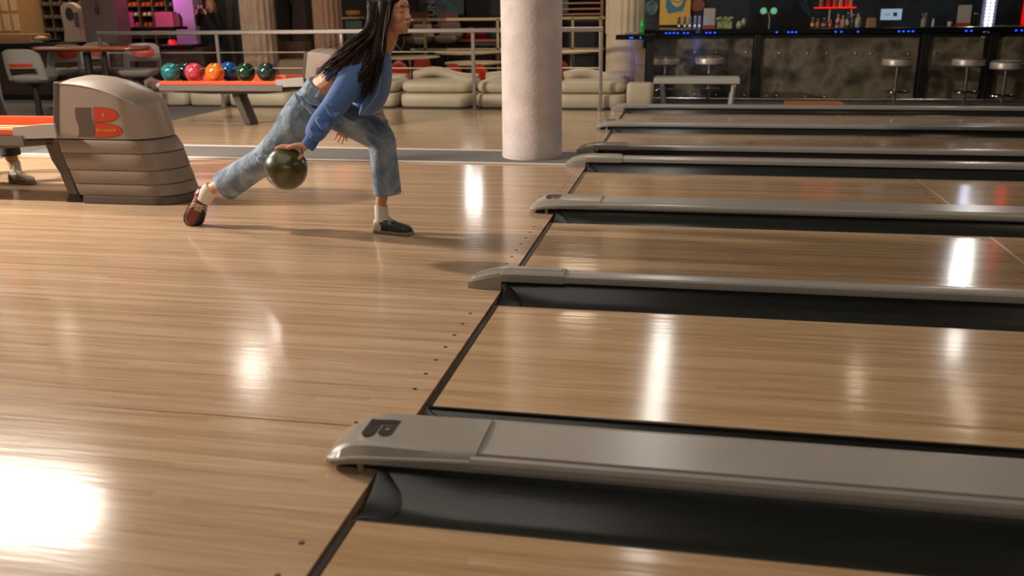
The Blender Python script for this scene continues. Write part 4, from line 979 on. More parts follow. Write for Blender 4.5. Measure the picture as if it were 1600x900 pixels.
# shoe racks
M_rack = mat('rack_dark', '#15110e', .6)
def shoe_rack(px0, px1, lb, Y, zs, pairs, cols):
    a, b = at(px0, 30, Y=Y), at(px1, 30, Y=Y); t = thing('shoe_rack', lb, 'shoe rack', ((a.x+b.x)/2, Y+.2, 0), 'shoe racks')
    bm = new(); add_box(bm, ((a.x+b.x)/2, Y+.36, 1.05), (b.x-a.x, .03, 2.1)); child('back_board', bm, M_rack, t, smooth=False)
    for z in zs: bm = new(); add_box(bm, ((a.x+b.x)/2, Y+.18, z), (b.x-a.x, .34, .015)); child('shelf_board', bm, mat('rack_shelf', '#3a2b1e', .5), t, smooth=False)
    n = pairs
    for k in range(n+1):
        x = lerp(a.x, b.x, k/n); bm = new(); add_box(bm, (x, Y+.18, 1.05), (.018, .34, 2.1)); child('divider', bm, mat('rack_upright', '#59482e', .5), t, smooth=False)
    return a, b
def shoe_pair(x, y, z, c, lb):
    t = thing('shoe_pair', lb, 'pair of shoes', (x, y, z), 'rental shoes in the racks')
    for s in (-1, 1):
        bm = new()
        rings = []
        for u, w_, h_ in ((0, .018, .03), (.03, .03, .045), (.10, .036, .05), (.17, .032, .075), (.24, .03, .085), (.27, .02, .08)):
            rings.append([Vector((x+s*.045+w_*p, y+u, z+h_*q)) for p, q in ((-1, 0), (1, 0), (1, .5), (.6, 1), (-.6, 1), (-1, .5))])
        add_loft(bm, rings); child('shoe', bm, c, t)
cr = mat('shoe_red', '#a03a22', .5); cw = mat('shoe_cream', '#b3a080', .5); cg = mat('shoe_green', '#4a6a3a', .5); cb = mat('shoe_grey', '#544840', .5)
zs1 = [.98, 1.18, 1.38, 1.58]
a, b = shoe_rack(66, 128, 'dim shoe rack between the amber notice wall and the beige arch', 11.0, zs1, 4, None)
for i, z in enumerate(zs1[:3]):
    for k in range(4): shoe_pair(lerp(a.x, b.x, (k+.5)/4), 11.02, z+.008, cb, 'dim grey shoes in the left rack, %s shelf, %s' % (['lower', 'middle', 'upper'][i], ['nearest the notice wall', 'second from the notice wall', 'second from the beige arch', 'beside the beige arch'][k]))
zs2_ = [.86, at(215, 41, Y=11.3).z, at(215, 25, Y=11.3).z, at(215, 10, Y=11.3).z, 1.62]
a, b = shoe_rack(176, 282, 'lit shoe rack with rows of bright bowling shoes left of the purple pillar', 11.3, zs2_, 5, None)
for i, z in enumerate(zs2_[1:4]):
    for k in range(5):
        c = [cr, cw, cr][i] if k != 4 else [cw, cw, cg][i]
        shoe_pair(lerp(a.x, b.x, (k+.5)/5), 11.32, z+.008, c, '%s pair of bowling shoes in the lit rack, %s row %s' % ('red' if c is cr else 'green' if c is cg else 'cream', ['bottom', 'middle', 'top'][i], ['leftmost', 'second from the left', 'middle slot', 'second from the right', 'by the purple pillar'][k]))
area('rack_lamp', ((a.x+b.x)/2, 10.9, 2.2), .5, 9, (1, .85, .45), ((a.x+b.x)/2, 11.5, 1.1))
# beige arch with a round hole
a, b = at(101, 30, Y=10.5), at(129, 30, Y=10.5); xc = (a.x+b.x)/2; hw = (b.x-a.x)/2
t = thing('beige_arch', 'tall beige rounded stand with a dark oval opening, left of the grey column', 'stand', (xc, 10.5, .0))
zt = at(115, 4, Y=10.5).z
bm = new(); pts = [(xc-hw*1.1, 10.42, .80), (xc-hw*.85, 10.42, 1.0), (xc-hw, 10.42, zt-.12)]+[(xc-hw*math.cos(PI*k/10), 10.42, zt-.12+.12*math.sin(PI*k/10)) for k in range(1, 10)]+[(xc+hw, 10.42, zt-.12), (xc+hw*.9, 10.42, 1.0), (xc+hw*1.1, 10.42, .80)]
add_prism(bm, pts, (0, .12, 0)); child('shield', bm, mat('arch_beige', '#a38b78', .5), t, smooth=False, bevel=.01)
bm = new(); add_prism(bm, [(xc+hw*.45*math.cos(k*PI/10), 10.415, at(115, 22, Y=10.5).z+.10*math.sin(k*PI/10)) for k in range(20)], (0, .03, 0)); child('oval_opening', bm, mat('opening_dark', '#2f1a10', .6), t, smooth=False)
bm = new(); add_box(bm, (xc, 10.48, .40), (hw*1.6, .1, .8)); child('post', bm, M_frame, t, smooth=False)
bm = new(); add_box(bm, (xc+hw*.8, 10.39, at(115, 30, Y=10.5).z), (.07, .03, .22)); child('handset', bm, mat('handset_grey', '#4b4a4c', .4), t, smooth=False, bevel=.01)
# square grey-mauve column and purple pillar
a, b = at(130, 40, Y=9.35), at(181, 40, Y=9.35)
bm = new(); add_box(bm, ((a.x+b.x)/2, 9.53, CEIL/2), (b.x-a.x, .34, CEIL)); solo('square_column', bm, mat('column_mauve', '#614c4a', .7, var=.06), 'square mauve grey column behind the reddish table', 'column', smooth=False, bevel=.01)
bm = new(); add_box(bm, ((a.x+b.x)/2+.0, 9.335, at(140, 17, Y=9.33).z), (.045, .04, .07)); add_cyl(bm, ((a.x+b.x)/2, 9.335, at(140, 17, Y=9.33).z), ((a.x+b.x)/2, 9.335, 2.2), .008, 6); solo('wall_handset', bm, mat('handset_red', '#4a1d20', .5), 'small dark red handset hanging on the mauve column', 'handset', smooth=False)
a, b = at(274, 40, Y=10.7), at(305, 40, Y=10.7)
bm = new(); add_box(bm, ((a.x+b.x)/2, 10.85, CEIL/2), (b.x-a.x, .3, CEIL)); solo('square_pillar', bm, mat('pillar_pale', '#b9a0b8', .6), 'square pillar glowing pink and purple left of the person in black', 'pillar', smooth=False, bevel=.01)
area('pillar_purple_lamp', ((a.x+b.x)/2-.35, 10.35, 1.7), .2, 5, (.9, .16, .9), ((a.x+b.x)/2, 10.75, .9))
area('desk_pink_lamp', (at(240, 30, Y=9.7).x, 9.5, 1.7), .2, 3, (1, .10, .35), (at(240, 30, Y=10).x, 10.0, .8))
# desk items by the purple pillar
Mp = mat('paper_pink', '#c55a86', .6)
ud = at(200, 45, Y=9.9).z+.02
bm = new(); x0, x1 = at(244, 40, Y=10.05).x, at(272, 40, Y=10.05).x; add_box(bm, ((x0+x1)/2, 10.1, ud+.105), (x1-x0, .12, .21)); solo('pink_box', bm, Mp, 'pink lit cardboard box on the upper desk shelf by the purple pillar', 'box', smooth=False, bevel=.004)
for px, lb in ((188, 'tall pink lit folder leaning at the left of the desk shelf'), (201, 'shorter pink lit folder on the desk shelf')):
    x = at(px, 40, Y=10.05).x; bm = new(); add_box(bm, (x, 10.1, ud+(.15 if px < 190 else .11)), (.06, .1, .30 if px < 190 else .22)); solo('pink_folder', bm, Mp, lb, 'folder', group='pink lit folders', smooth=False)
x = at(276, 40, Y=10.05).x; bm = new(); rings = [rbox_ring(x+.0, 10.1, ud+z, .05*s, .05*s, .02) for z, s in ((0, 1), (.12, 1.1), (.19, .6))]; add_loft(bm, rings); solo('gift_bag', bm, mat('bag_wine', '#7a2f4a', .5), 'wine red bag next to the pink box', 'bag')
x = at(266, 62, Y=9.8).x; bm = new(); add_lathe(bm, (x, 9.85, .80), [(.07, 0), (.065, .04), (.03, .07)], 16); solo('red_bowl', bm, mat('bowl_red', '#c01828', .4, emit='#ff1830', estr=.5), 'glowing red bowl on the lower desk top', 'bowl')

# reddish table with two dark pedestals
a, b = at(38, 74, Y=8.05), at(214, 74, Y=8.05); zt = a.z
t = thing('lounge_table', 'long reddish brown table with a rounded end among the swivel seats', 'table', ((a.x+b.x)/2, 8.27, 0))
bm = new(); add_loft(bm, [rbox_ring((a.x+b.x)/2, 8.27, z, (b.x-a.x)/2-i, .22-i, .19) for z, i in ((zt-.040, .01), (zt-.036, 0), (zt-.01, 0), (zt, .01))]); child('tabletop', bm, mat('table_red_wood', '#8a4a30', .25, var=.1, stretch=(1, 8, 8)), t, angle=50)
bm = new(); add_loft(bm, [rbox_ring((a.x+b.x)/2, 8.27, z, (b.x-a.x)/2-.02, .20, .17) for z in (zt-.055, zt-.041)]); child('edge_band', bm, M_black, t)
for px in (138, 165):
    x = at(px, 100, Y=8.27).x; bm = new(); add_cyl(bm, (x, 8.27, 0), (x, 8.27, zt-.07), .05 if px == 138 else .03, 14); child('pedestal', bm, M_wire, t)
bm = new(); add_lathe(bm, (at(150, 100, Y=8.27).x, 8.27, 0), [(.3, 0), (.3, .015), (.05, .04)], 24); child('base_plate', bm, M_wire, t)
# swivel seats: shell with slotted back, red pad
M_sg = mat('seat_grey', '#8d8880', .4)
def swivel(px, Y, rz, lb, pad='oval', s=1.0, zseat=.50):
    c = at(px, 110, Y=Y); t = thing('swivel_seat', lb, 'seat', (0, 0, 0), 'moulded swivel seats')
    # local: faces +Y (front), back at -Y
    bm = new(); rings = [rbox_ring(0, .02, zseat+z, .235*q, .22*q, .11*q) for z, q in ((-.07, .55), (-.045, .85), (-.01, .98), (.02, 1), (.03, .96))]; add_loft(bm, rings)
    child('seat_pan', bm, M_sg, t)
    # back: curved plate with opening between seat and back, built as frame
    def bpnt(u, v, off):                              # u -1..1 across, v 0..1 up
        x = .25*u*(1-.18*max(0, v-.4)); y = -.21-.07*v+.11*abs(u)**2.4*(1-.3*v); return Vector((x, y-off, zseat-.02+.38*v-.05*abs(u)**4*(v > .9)))
    def patch(name, u0, u1, v0, v1, m, th=.03, off=0, nu=12, nv=8, rnd=0):
        bm = new(); F_, B_ = [], []
        for j in range(nv+1):
            v = lerp(v0, v1, j/nv); rowf, rowb = [], []
            k_ = 1 if not rnd else max(.05, (1-abs(2*j/nv-1)**2.6)**.5)
            for i in range(nu+1):
                u = lerp(u0, u1, i/nu)*k_; rowf.append(bm.verts.new(bpnt(u, v, off))); rowb.append(bm.verts.new(bpnt(u, v, off+th)))
            F_.append(rowf); B_.append(rowb)
        for j in range(nv):
            for i in range(nu):
                bm.faces.new((F_[j][i], F_[j][i+1], F_[j+1][i+1], F_[j+1][i])); bm.faces.new((B_[j][i], B_[j+1][i], B_[j+1][i+1], B_[j][i+1]))
        for j in range(nv):
            bm.faces.new((F_[j][0], F_[j+1][0], B_[j+1][0], B_[j][0])); bm.faces.new((F_[j][nu], B_[j][nu], B_[j+1][nu], F_[j+1][nu]))
        for i in range(nu):
            bm.faces.new((F_[0][i], B_[0][i], B_[0][i+1], F_[0][i+1])); bm.faces.new((F_[nv][i], F_[nv][i+1], B_[nv][i+1], B_[nv][i]))
        return child(name, bm, m, t, angle=60, bevel=.008)
    patch('backrest', -1, 1, .38, 1.0, M_sg)
    patch('side_strut', -1, -.72, -.02, .44, M_sg, nu=3); patch('side_strut', .72, 1, -.02, .44, M_sg, nu=3)
    if pad == 'oval': patch('red_pad', -.64, .64, .48, .90, mat('pad_red', '#b03a1e', .45), .045, -.008, rnd=1)
    else: patch('red_band', -.62, .62, .43, .55, mat('pad_red', '#b03a1e', .45), .045, -.008)
    bm = new(); add_lathe(bm, (0, 0, 0), [(.2, 0), (.2, .012), (.04, .03), (.035, zseat-.12), (.12, zseat-.08)], 20); child('pedestal', bm, M_wire, t)
    t.location = (c.x, Y, 0); t.rotation_euler.z = rz
    return t
swivel(51, 7.72, .15, 'grey swivel seat with a red band across its back, leftmost', pad='band', zseat=.485)
swivel(91, 8.70, 1.25, 'grey swivel seat turned sideways between the leftmost seat and the table post')
swivel(138, 9.05, PI-.1, 'grey swivel seat with a red oval pad behind the table post')
swivel(218, 8.58, PI+.25, 'grey swivel seat with a red oval pad at the rounded table end')
# coat stand shapes and clutter behind the rail between the pillars
t = thing('coat_rack', 'dark coats hanging between the purple pillar and the beige ribbed pillar', 'coats', (at(366, 40, Y=11.6).x, 11.6, LOWZ))
for px, c, w_ in ((352, '#10151a', .16), (364, '#3b342e', .17), (374, '#1c2b36', .14), (446, '#0b0b0b', .16), (470, '#4c4038', .14)):
    x = at(px, 40, Y=11.6).x; bm = new(); rings = [rbox_ring(x+.02*math.sin(z*5), 11.6, z, w_*s, .09*s, .06*s) for z, s in ((.35, 1), (.9, .9), (1.3, .75), (1.5, .35))]; add_loft(bm, rings); child('coat', bm, mat('coat'+c, c, .9), t)
bm = new(); add_cyl(bm, (at(345, 40, Y=11.6).x, 11.6, 1.52), (at(480, 40, Y=11.6).x, 11.6, 1.52), .015, 8)
for px in (345, 480): add_cyl(bm, (at(px, 40, Y=11.6).x, 11.6, LOWZ), (at(px, 40, Y=11.6).x, 11.6, 1.52), .015, 8)
child('rail', bm, M_black, t)
bm = new(); x = at(455, 70, Y=11.2).x; rings = [rbox_ring(x, 11.2, z, .28*s, .18*s, .06) for z, s in ((.42, .7), (.5, .95), (.78, 1))]; add_loft(bm, rings); solo('wicker_basket', bm, mat('wicker', '#6e5536', .8, var=.3, scale=40), 'brown basket seen under the top rail right of the beige pillar', 'basket')
o = [x_ for x_ in bpy.data.objects if x_.name == 'wicker_basket'][0]
bm = new(); add_box(bm, (x, 11.2, (LOWZ+.42)/2), (.8, .4, .42-LOWZ-.002)); solo('low_cabinet', bm, mat('cab_dark', '#241d18', .6), 'low dark cabinet carrying the brown basket', 'cabinet', smooth=False)
bm = new(); x = at(470, 100, Y=10.0).x; rings = [rbox_ring(x, 10.0, z, .30*s, .2*s, .08) for z, s in ((LOWZ+.001, .8), (.1, .9), (.5, 1), (.58, .9))]; add_loft(bm, rings); solo('tub_chair', bm, mat('tub_tan', '#705a42', .7), 'tan tub chair half hidden behind the far ball return', 'chair')
t = thing('small_shelf', 'small dark shelf with a colourful bowl left of the woman\'s hair', 'shelf', (at(552, 28, Y=12).x, 12, LOWZ))
x = at(552, 28, Y=12).x; z = at(552, 28, Y=12).z
bm = new(); add_box(bm, (x, 12, z), (.3, .3, .03)); child('shelf_top', bm, mat('shelf_pale', '#8f7a58', .5), t, smooth=False)
bm = new(); add_box(bm, (x, 12.1, (z+LOWZ)/2), (.28, .2, z-LOWZ-.03)); child('shelf_body', bm, M_black, t, smooth=False)
bm = new(); add_lathe(bm, (x, 12, z+.016), [(.05, 0), (.11, .04), (.12, .09), (.11, .1)], 18); solo('fruit_bowl', bm, patchy('bowl_mix', ['#1f4a6a', '#b0842e', '#c05a20'], 9), 'colourful orange and blue bowl on the small shelf left of the woman', 'bowl')
# ------------------------------------------------------------------ people
M_skin = mat('skin', '#c58f6c', .5, var=.05, scale=8)
M_skin.node_tree.nodes['Principled BSDF'].inputs['Subsurface Weight'].default_value = .08
M_denim = bpy.data.materials.new('denim'); M_denim.use_nodes = True
def _denim():
    nt = M_denim.node_tree; N = nt.nodes; L = nt.links; b = N['Principled BSDF']; b.inputs['Roughness'].default_value = .85
    tc = N.new('ShaderNodeTexCoord'); n = N.new('ShaderNodeTexNoise'); n.inputs['Scale'].default_value = 7; n.inputs['Detail'].default_value = 6; n.inputs['Distortion'].default_value = .6
    L.new(tc.outputs['Object'], n.inputs[0]); r = N.new('ShaderNodeValToRGB'); L.new(n.outputs[0], r.inputs[0]); L.new(r.outputs[0], b.inputs['Base Color'])
    r.color_ramp.elements[0].position = .32; r.color_ramp.elements[0].color = lin('#4c5e72'); r.color_ramp.elements[1].position = .72; r.color_ramp.elements[1].color = lin('#a3b3c2')
    n2 = N.new('ShaderNodeTexNoise'); n2.inputs['Scale'].default_value = 600; L.new(tc.outputs['Object'], n2.inputs[0])
    n3 = N.new('ShaderNodeTexNoise'); n3.inputs['Scale'].default_value = 13; n3.inputs['Detail'].default_value = 2; L.new(tc.outputs['Object'], n3.inputs[0])
    bp = N.new('ShaderNodeBump'); bp.inputs['Strength'].default_value = .25; bp.inputs['Distance'].default_value = .004; L.new(n2.outputs[0], bp.inputs['Height'])
    bp2 = N.new('ShaderNodeBump'); bp2.inputs['Strength'].default_value = .7; bp2.inputs['Distance'].default_value = .03; L.new(n3.outputs[0], bp2.inputs['Height']); L.new(bp.outputs[0], bp2.inputs['Normal']); L.new(bp2.outputs[0], b.inputs['Normal'])
_denim()
M_sweat = mat('sweat_blue', '#4a6da3', .85, var=.07, scale=6, bump=.45, bscale=11, sheen=.15)
M_hair = mat('hair_dark', '#1c120d', .62, var=.3, scale=9, stretch=(1, 1, .3))
M_hair.node_tree.nodes['Principled BSDF'].inputs['Specular IOR Level'].default_value = .2
M_hair2 = mat('hair_brown', '#4a3020', .45)
M_sock = mat('sock_white', '#d6cdbd', .85, bump=.3, bscale=160)
def ppm(P): return F/((Vector(P)-CAM).dot(CF))
def J(px, py, Y): return at(px, py, Y=Y)
def trace(lst):
    """lst of (px, py, Y, half width in px, depth radius in m) -> points and radii"""
    pts, rad = [], []
    for px, py, Y, hw, d in lst:
        p = J(px, py, Y); pts.append(p); rad.append((d, hw/ppm(p)))
    return pts, rad
def smoothpath(pts, rad, k=4):
    P, R_ = [], []
    n = len(pts)
    for i in range(n-1):
        p0, p1, p2, p3 = pts[max(i-1, 0)], pts[i], pts[i+1], pts[min(i+2, n-1)]
        for j in range(k):
            t = j/k; q = .5*((2*p1)+(p2-p0)*t+(2*p0-5*p1+4*p2-p3)*t*t+(3*p1-p0-3*p2+p3)*t**3); P.append(q)
            R_.append(tuple(lerp(a, b, t) for a, b in zip(rad[i], rad[i+1])) if isinstance(rad[i], tuple) else lerp(rad[i], rad[i+1], t))
    return P+[pts[-1]], R_+[rad[-1]]
def limb(bm, lst, n=20, k=4):
    pts, rad = trace(lst); pts, rad = smoothpath(pts, rad, k); add_tube(bm, pts, rad, n, side=(0, 1, 0))
def soft(bm, pts, rad, n=14, k=3):
    pts = [Vector(p) for p in pts]; pts, rad = smoothpath(pts, list(rad), k); add_tube(bm, pts, rad, n); add_ell(bm, pts[0], rad[0]*.99, u=12, v=8); add_ell(bm, pts[-1], rad[-1]*.99, u=12, v=8)
def fuse(o, vox, sm=4, fac=.5):
    r = o.modifiers.new('remesh', 'REMESH'); r.mode = 'VOXEL'; r.voxel_size = vox; r.use_smooth_shade = True
    if sm: s = o.modifiers.new('smooth', 'SMOOTH'); s.iterations = sm; s.factor = fac
    return o
def head_prims(bm, MW, hollow=False):
    R3 = MW.to_3x3()
    def e(c, r, rot=None): add_ell(bm, MW @ Vector(c), r, rot=R3 if rot is None else R3 @ rot, u=24, v=16)
    def tb(pts, rad, n=10): add_tube(bm, [MW @ Vector(p) for p in pts], rad, n)
    e((-.018, 0, .045), (.094, .073, .088)); e((.028, 0, .0), (.058, .060, .088)); e((.028, 0, -.052), (.058, .054, .050))
    e((.066, 0, -.083), (.018, .020, .016)); e((.0, 0, -.045), (.055, .052, .05))
    for s in (-1, 1):
        e((.050, s*.036, -.018), (.030, .024, .028)); e((.062, s*.031, .018), (.016, .018, .013)); e((.060, s*.028, .038), (.018, .024, .011))
        e((-.002, s*.071, .002), (.016, .008, .028)); e((.0, s*.071, -.022), (.008, .007, .010)); e((.092, s*.010, -.017), (.009, .007, .007))
    e((.058, 0, .048), (.024, .045, .032))
    tb([(.078, 0, .026), (.088, 0, .008), (.102, 0, -.010)], [.0075, .0085, .009]); e((.103, 0, -.013), (.010, .010, .009))
    e((.086, 0, -.040), (.010, .022, .010)); e((.0905, 0, -.044), (.010, .017, .0055)); e((.0875, 0, -.056), (.010, .015, .0065)); e((.074, 0, -.068), (.012, .018, .010))
def finger(bm, pts, r=.0082): soft(bm, pts, [r, r*.98, r*.9, r*.72][:len(pts)] if len(pts) == 4 else [r, r*.92, r*.72], n=10, k=3)

# ---- the bowling woman
wo = thing('person', 'woman in blue cropped sweatshirt and pale jeans lunging forward to bowl, long dark hair flying', 'person', at(500, 358, Z=0))
wo.location = Vector((-1.35, 2.3, 0))
FW = Vector((math.cos(.36), -math.sin(.36), -.03)); HO = J(616, 22, 2.17); HM = basis(HO, FW, (-.03, 0, 1))
bm = new(); head_prims(bm, HM)
# neck and trunk
limb(bm, [(609, 34, 2.17, 17, .055), (604, 55, 2.18, 18, .055), (593, 76, 2.2, 20, .07), (578, 92, 2.22, 28, .13), (560, 108, 2.22, 30, .145), (537, 122, 2.2, 26, .145), (521, 132, 2.2, 25.5, .138), (509, 141, 2.2, 24.5, .130), (501, 154, 2.2, 21, .115), (496, 168, 2.2, 17, .09)])
# legs
limb(bm, [(490, 170, 2.15, 17, .05), (450, 210, 2.13, 18, .065), (414, 250, 2.16, 14, .05), (372, 274, 2.22, 13, .045), (342, 290, 2.28, 9.5, .033), (330, 297, 2.3, 9.5, .032), (318, 310, 2.31, 9, .03)])
limb(bm, [(512, 168, 2.3, 20, .07), (552, 190, 2.3, 18, .065), (592, 212, 2.3, 15, .05), (600, 260, 2.3, 13.5, .045), (597, 305, 2.31, 9, .032), (595, 322, 2.31, 8.5, .030), (596, 342, 2.31, 10, .03)])
# right arm with the ball
limb(bm, [(572, 92, 2.06, 16, .05), (545, 130, 1.98, 13, .043), (515, 170, 1.92, 12, .04), (493, 208, 1.84, 9.5, .032), (481, 228, 1.79, 7, .024)])
BC = J(447, 263.5, 1.76); BR = .1125
def onball(px, py, lift, side=-1):
    """point just above the ball's skin as seen at the given pixel"""
    d = (at(px, py, Y=1.76)-CAM).normalized(); v = BC-CAM; tca = v.dot(d); d2 = v.length_squared-tca*tca; Rr = BR+lift
    if d2 >= Rr*Rr:
        q = CAM+d*tca; return BC+(q-BC).normalized()*Rr
    return CAM+d*(tca+side*math.sqrt(Rr*Rr-d2))
W0 = J(480, 229, 1.79)
K = [BC+Vector((.040, dy, .118+.002*i)).normalized()*(BR+.013) for i, dy in enumerate((-.036, -.013, .010, .031))]
bm_p = bm
for i, k_ in enumerate(K):
    soft(bm, [W0+Vector((0, (i-1.5)*.012, 0)), (W0+k_)*.5+Vector((.0, 0, .006)), k_], [.017, .014, .0105], n=10)
for i, (k_, lg) in enumerate(zip(K, (.86, 1.0, .95, .75))):
    a0 = math.atan2(k_.z-BC.z, k_.x-BC.x); pts = []
    dy = k_.y-BC.y; rr = math.sqrt((BR+.009)**2-dy*dy)
    for s in (0, .33, .68, 1.0):
        a = a0+s*.66*lg; q = rr-.002*s; pts.append(Vector((BC.x+q*math.cos(a), BC.y+dy*(1+.25*s), BC.z+q*math.sin(a))))
    finger(bm, pts, .0088 if i < 3 else .0076)
th = [W0+Vector((-.012, -.020, -.006)), onball(472, 236, .012), onball(471, 243, .006), onball(467, 248, .004)]
soft(bm, th, [.015, .012, .0105, .0085], n=10)
# left arm, hand hanging beyond the thigh
limb(bm, [(588, 96, 2.36, 16, .05), (580, 135, 2.46, 13, .04), (566, 168, 2.52, 11, .037), (548, 190, 2.52, 8, .027), (541, 199, 2.52, 7.5, .024)])
LH = J(538, 204, 2.52)
soft(bm, [J(542, 198, 2.52), J(536, 207, 2.52)], [.026, .028], n=12)
for i, (a, b) in enumerate((((529, 208), (523, 218)), ((533.5, 210), (528, 223)), ((539, 211), (534, 225)), ((544, 210), (540.5, 221)))):
    Yf = 2.50+.012*i; pa, pb = J(*a, Yf), J(*b, Yf); finger(bm, [J(539, 203, Yf), pa, (pa+pb)*.5+Vector((-.002, 0, 0)), pb], .0070)
finger(bm, [J(534, 202, 2.49), J(528, 206, 2.48), J(526, 211, 2.48)], .0085)
fuse(child('body', bm, M_skin, wo, angle=180), .0042, 3, .5)
# face details
def fl(name, pts, rad, m, par): bm_ = new(); add_tube(bm_, [HM @ Vector(p) for p in pts], rad, 8); return child(name, bm_, m, par)
M_brow = mat('brow_brown', '#2f1d14', .7); M_lip = mat('lip_rose', '#9c4a40', .4)
for s in (-1, 1):
    fl('eyelash', [(.0755, s*.016, .014), (.0785, s*.024, .0105), (.0755, s*.034, .0115), (.067, s*.044, .015)], [.0011, .0027, .0028, .0011], M_brow, wo)
    fl('eyebrow', [(.083, s*.014, .037), (.0805, s*.026, .043), (.072, s*.040, .042), (.062, s*.049, .036)], [.002, .0038, .0034, .0012], M_brow, wo)
bm = new(); R3 = HM.to_3x3()
for c, r in (((.0925, 0, -.0445), (.0095, .0165, .0040)), ((.0895, 0, -.0545), (.0095, .0145, .0052))): add_ell(bm, HM @ Vector(c), r, rot=R3)
fuse(child('lips', bm, M_lip, wo), .0018, 2)
fl('necklace', [(.01, -.056, -.12), (.03, -.04, -.145), (.055, -.02, -.185), (.045, .02, -.15), (.02, .05, -.12)], .0011, mat('necklace_pale', '#d8c9b0', .3, .6), wo)
# ---- hair: cap, two main falls and many separate locks
bm = new()
for c, r in (((-.030, 0, .052), (.098, .084, .096)), ((-.045, 0, .0), (.072, .080, .08)), ((.012, -.03, .086), (.055, .052, .048)), ((.012, .03, .086), (.055, .052, .048)), ((-.012, -.052, .025), (.048, .034, .070)), ((-.012, .052, .025), (.048, .034, .070))):
    add_ell(bm, HM @ Vector(c), r, rot=R3, u=24, v=16)
limb(bm, [(603, 2, 2.10, 13, .035), (598, 30, 2.085, 10, .035), (592, 56, 2.06, 9, .032), (587, 82, 2.0, 8, .022), (582, 106, 1.955, 5, .012), (577, 130, 1.94, 1.5, .004)], 14)
limb(bm, [(592, 4, 2.14, 14, .06), (588, 28, 2.13, 12, .06), (580, 46, 2.10, 8, .05), (566, 60, 2.04, 5, .028), (552, 72, 1.99, 1.5, .006)], 14)
fuse(child('hair_mass', bm, M_hair, wo, angle=180), .005, 3)
random.seed(5); bm = new(); bmb = new()
# each lock: start, two bends, tip (pixels); v runs from the locks blown back to those falling beside the neck
GL = [((577, 8), (574, 42), (540, 72), (492, 119), 1.5), ((579, 8), (575, 44), (545, 80), (503, 122), 1.3), ((580, 6), (574, 50), (540, 86), (499, 112), 1.3),
      ((582, 6), (577, 52), (552, 86), (511, 123), 1.4), ((583, 6), (578, 54), (556, 92), (521, 118), 1.2), ((585, 5), (580, 56), (556, 98), (530, 129), 1.6),
      ((586, 5), (580, 60), (560, 96), (517, 130), 1.3), ((588, 5), (583, 62), (566, 102), (538, 127), 1.5), ((589, 4), (584, 64), (570, 108), (548, 124), 1.3),
      ((591, 4), (587, 66), (574, 112), (558, 136), 1.6), ((592, 3), (588, 70), (576, 118), (564, 147), 1.7), ((594, 2), (591, 70), (582, 116), (569, 152), 1.9),
      ((596, 2), (593, 72), (586, 116), (573, 150), 1.9), ((598, 2), (595, 70), (590, 112), (579, 148), 1.9), ((601, 1), (597, 68), (592, 106), (583, 138), 1.7),
      ((604, 0), (600, 52), (595, 90), (588, 126), 1.5), ((607, -1), (602, 44), (598, 78), (594, 112), 1.2), ((609, -2), (604, 38), (599, 70), (597, 98), 1.0),
      ((593, 3), (585, 50), (560, 78), (526, 98), 1.2), ((587, 5), (578, 48), (552, 70), (508, 104), 1.2), ((611, -4), (607, 26), (602, 50), (598, 84), 1.0), ((600, 0), (596, 60), (580, 104), (545, 140), 1.2)]
for g0, g1, g2, g3, sp in GL:
    ob = random.uniform(-.012, .012)
    for k in range(17):
        a, b_, c_, d = [random.gauss(0, sp*q) for q in (1.6, 1.5, 1.25, 1.0)]; yy = random.gauss(0, 1.6)
        far_ = (g3[0] < 560)
        P, R_ = smoothpath([J(g0[0]+a, g0[1]+yy-6, 2.085), J(g1[0]+b_, g1[1]+yy, 2.06-.03*random.random()), J(g2[0]+c_, g2[1]+yy+random.gauss(0, 1.5), 1.955+ob+random.uniform(-.008, .008)), J(g3[0]+d, g3[1]+random.gauss(0, 4.5), 1.94+ob)], [.0026, .0030, .0023, .0004], 6)
        add_tube(bmb if random.random() < (.30 if far_ else .12) else bm, P, R_, 5)
for k in range(26):                                              # wisps blown up and back
    ex, ey = random.uniform(476, 540), random.uniform(66, 112); sx_, sy_ = 582+random.gauss(0, 3), random.uniform(35, 50)
    P, R_ = smoothpath([J(sx_, sy_, 2.07), J(lerp(sx_, ex, .45), lerp(sy_, ey, .45)+4, 2.0), J(ex, ey, 1.99)], [.0011, .0010, .0003], 6); add_tube(bm, P, R_, 4)
child('hair_locks', bm, M_hair, wo, angle=180); child('brown_locks', bmb, M_hair2, wo, angle=180)
# ---- sweatshirt
bm = new()
limb(bm, [(596, 68, 2.2, 13, .075), (590, 76, 2.2, 21, .125), (583, 88, 2.2, 29, .175), (571, 114, 2.2, 37, .185), (562, 136, 2.2, 42, .185), (557, 150, 2.2, 42.5, .18)], 32)
limb(bm, [(578, 84, 2.08, 22, .07), (560, 108, 2.02, 25, .075), (540, 140, 1.95, 21, .07), (519, 170, 1.90, 18.5, .062), (502, 192, 1.86, 18, .062), (493, 207, 1.835, 16.5, .056), (488, 216, 1.82, 12, .042)], 24)
limb(bm, [(585, 88, 2.32, 22, .07), (583, 120, 2.42, 20, .065), (573, 150, 2.50, 15, .055), (560, 172, 2.52, 11, .045)], 20)
limb(bm, [(592, 62, 2.16, 7, .06), (576, 68, 2.13, 11, .10), (556, 80, 2.10, 12, .12), (538, 96, 2.10, 12, .12), (524, 110, 2.12, 9, .11)], 20)
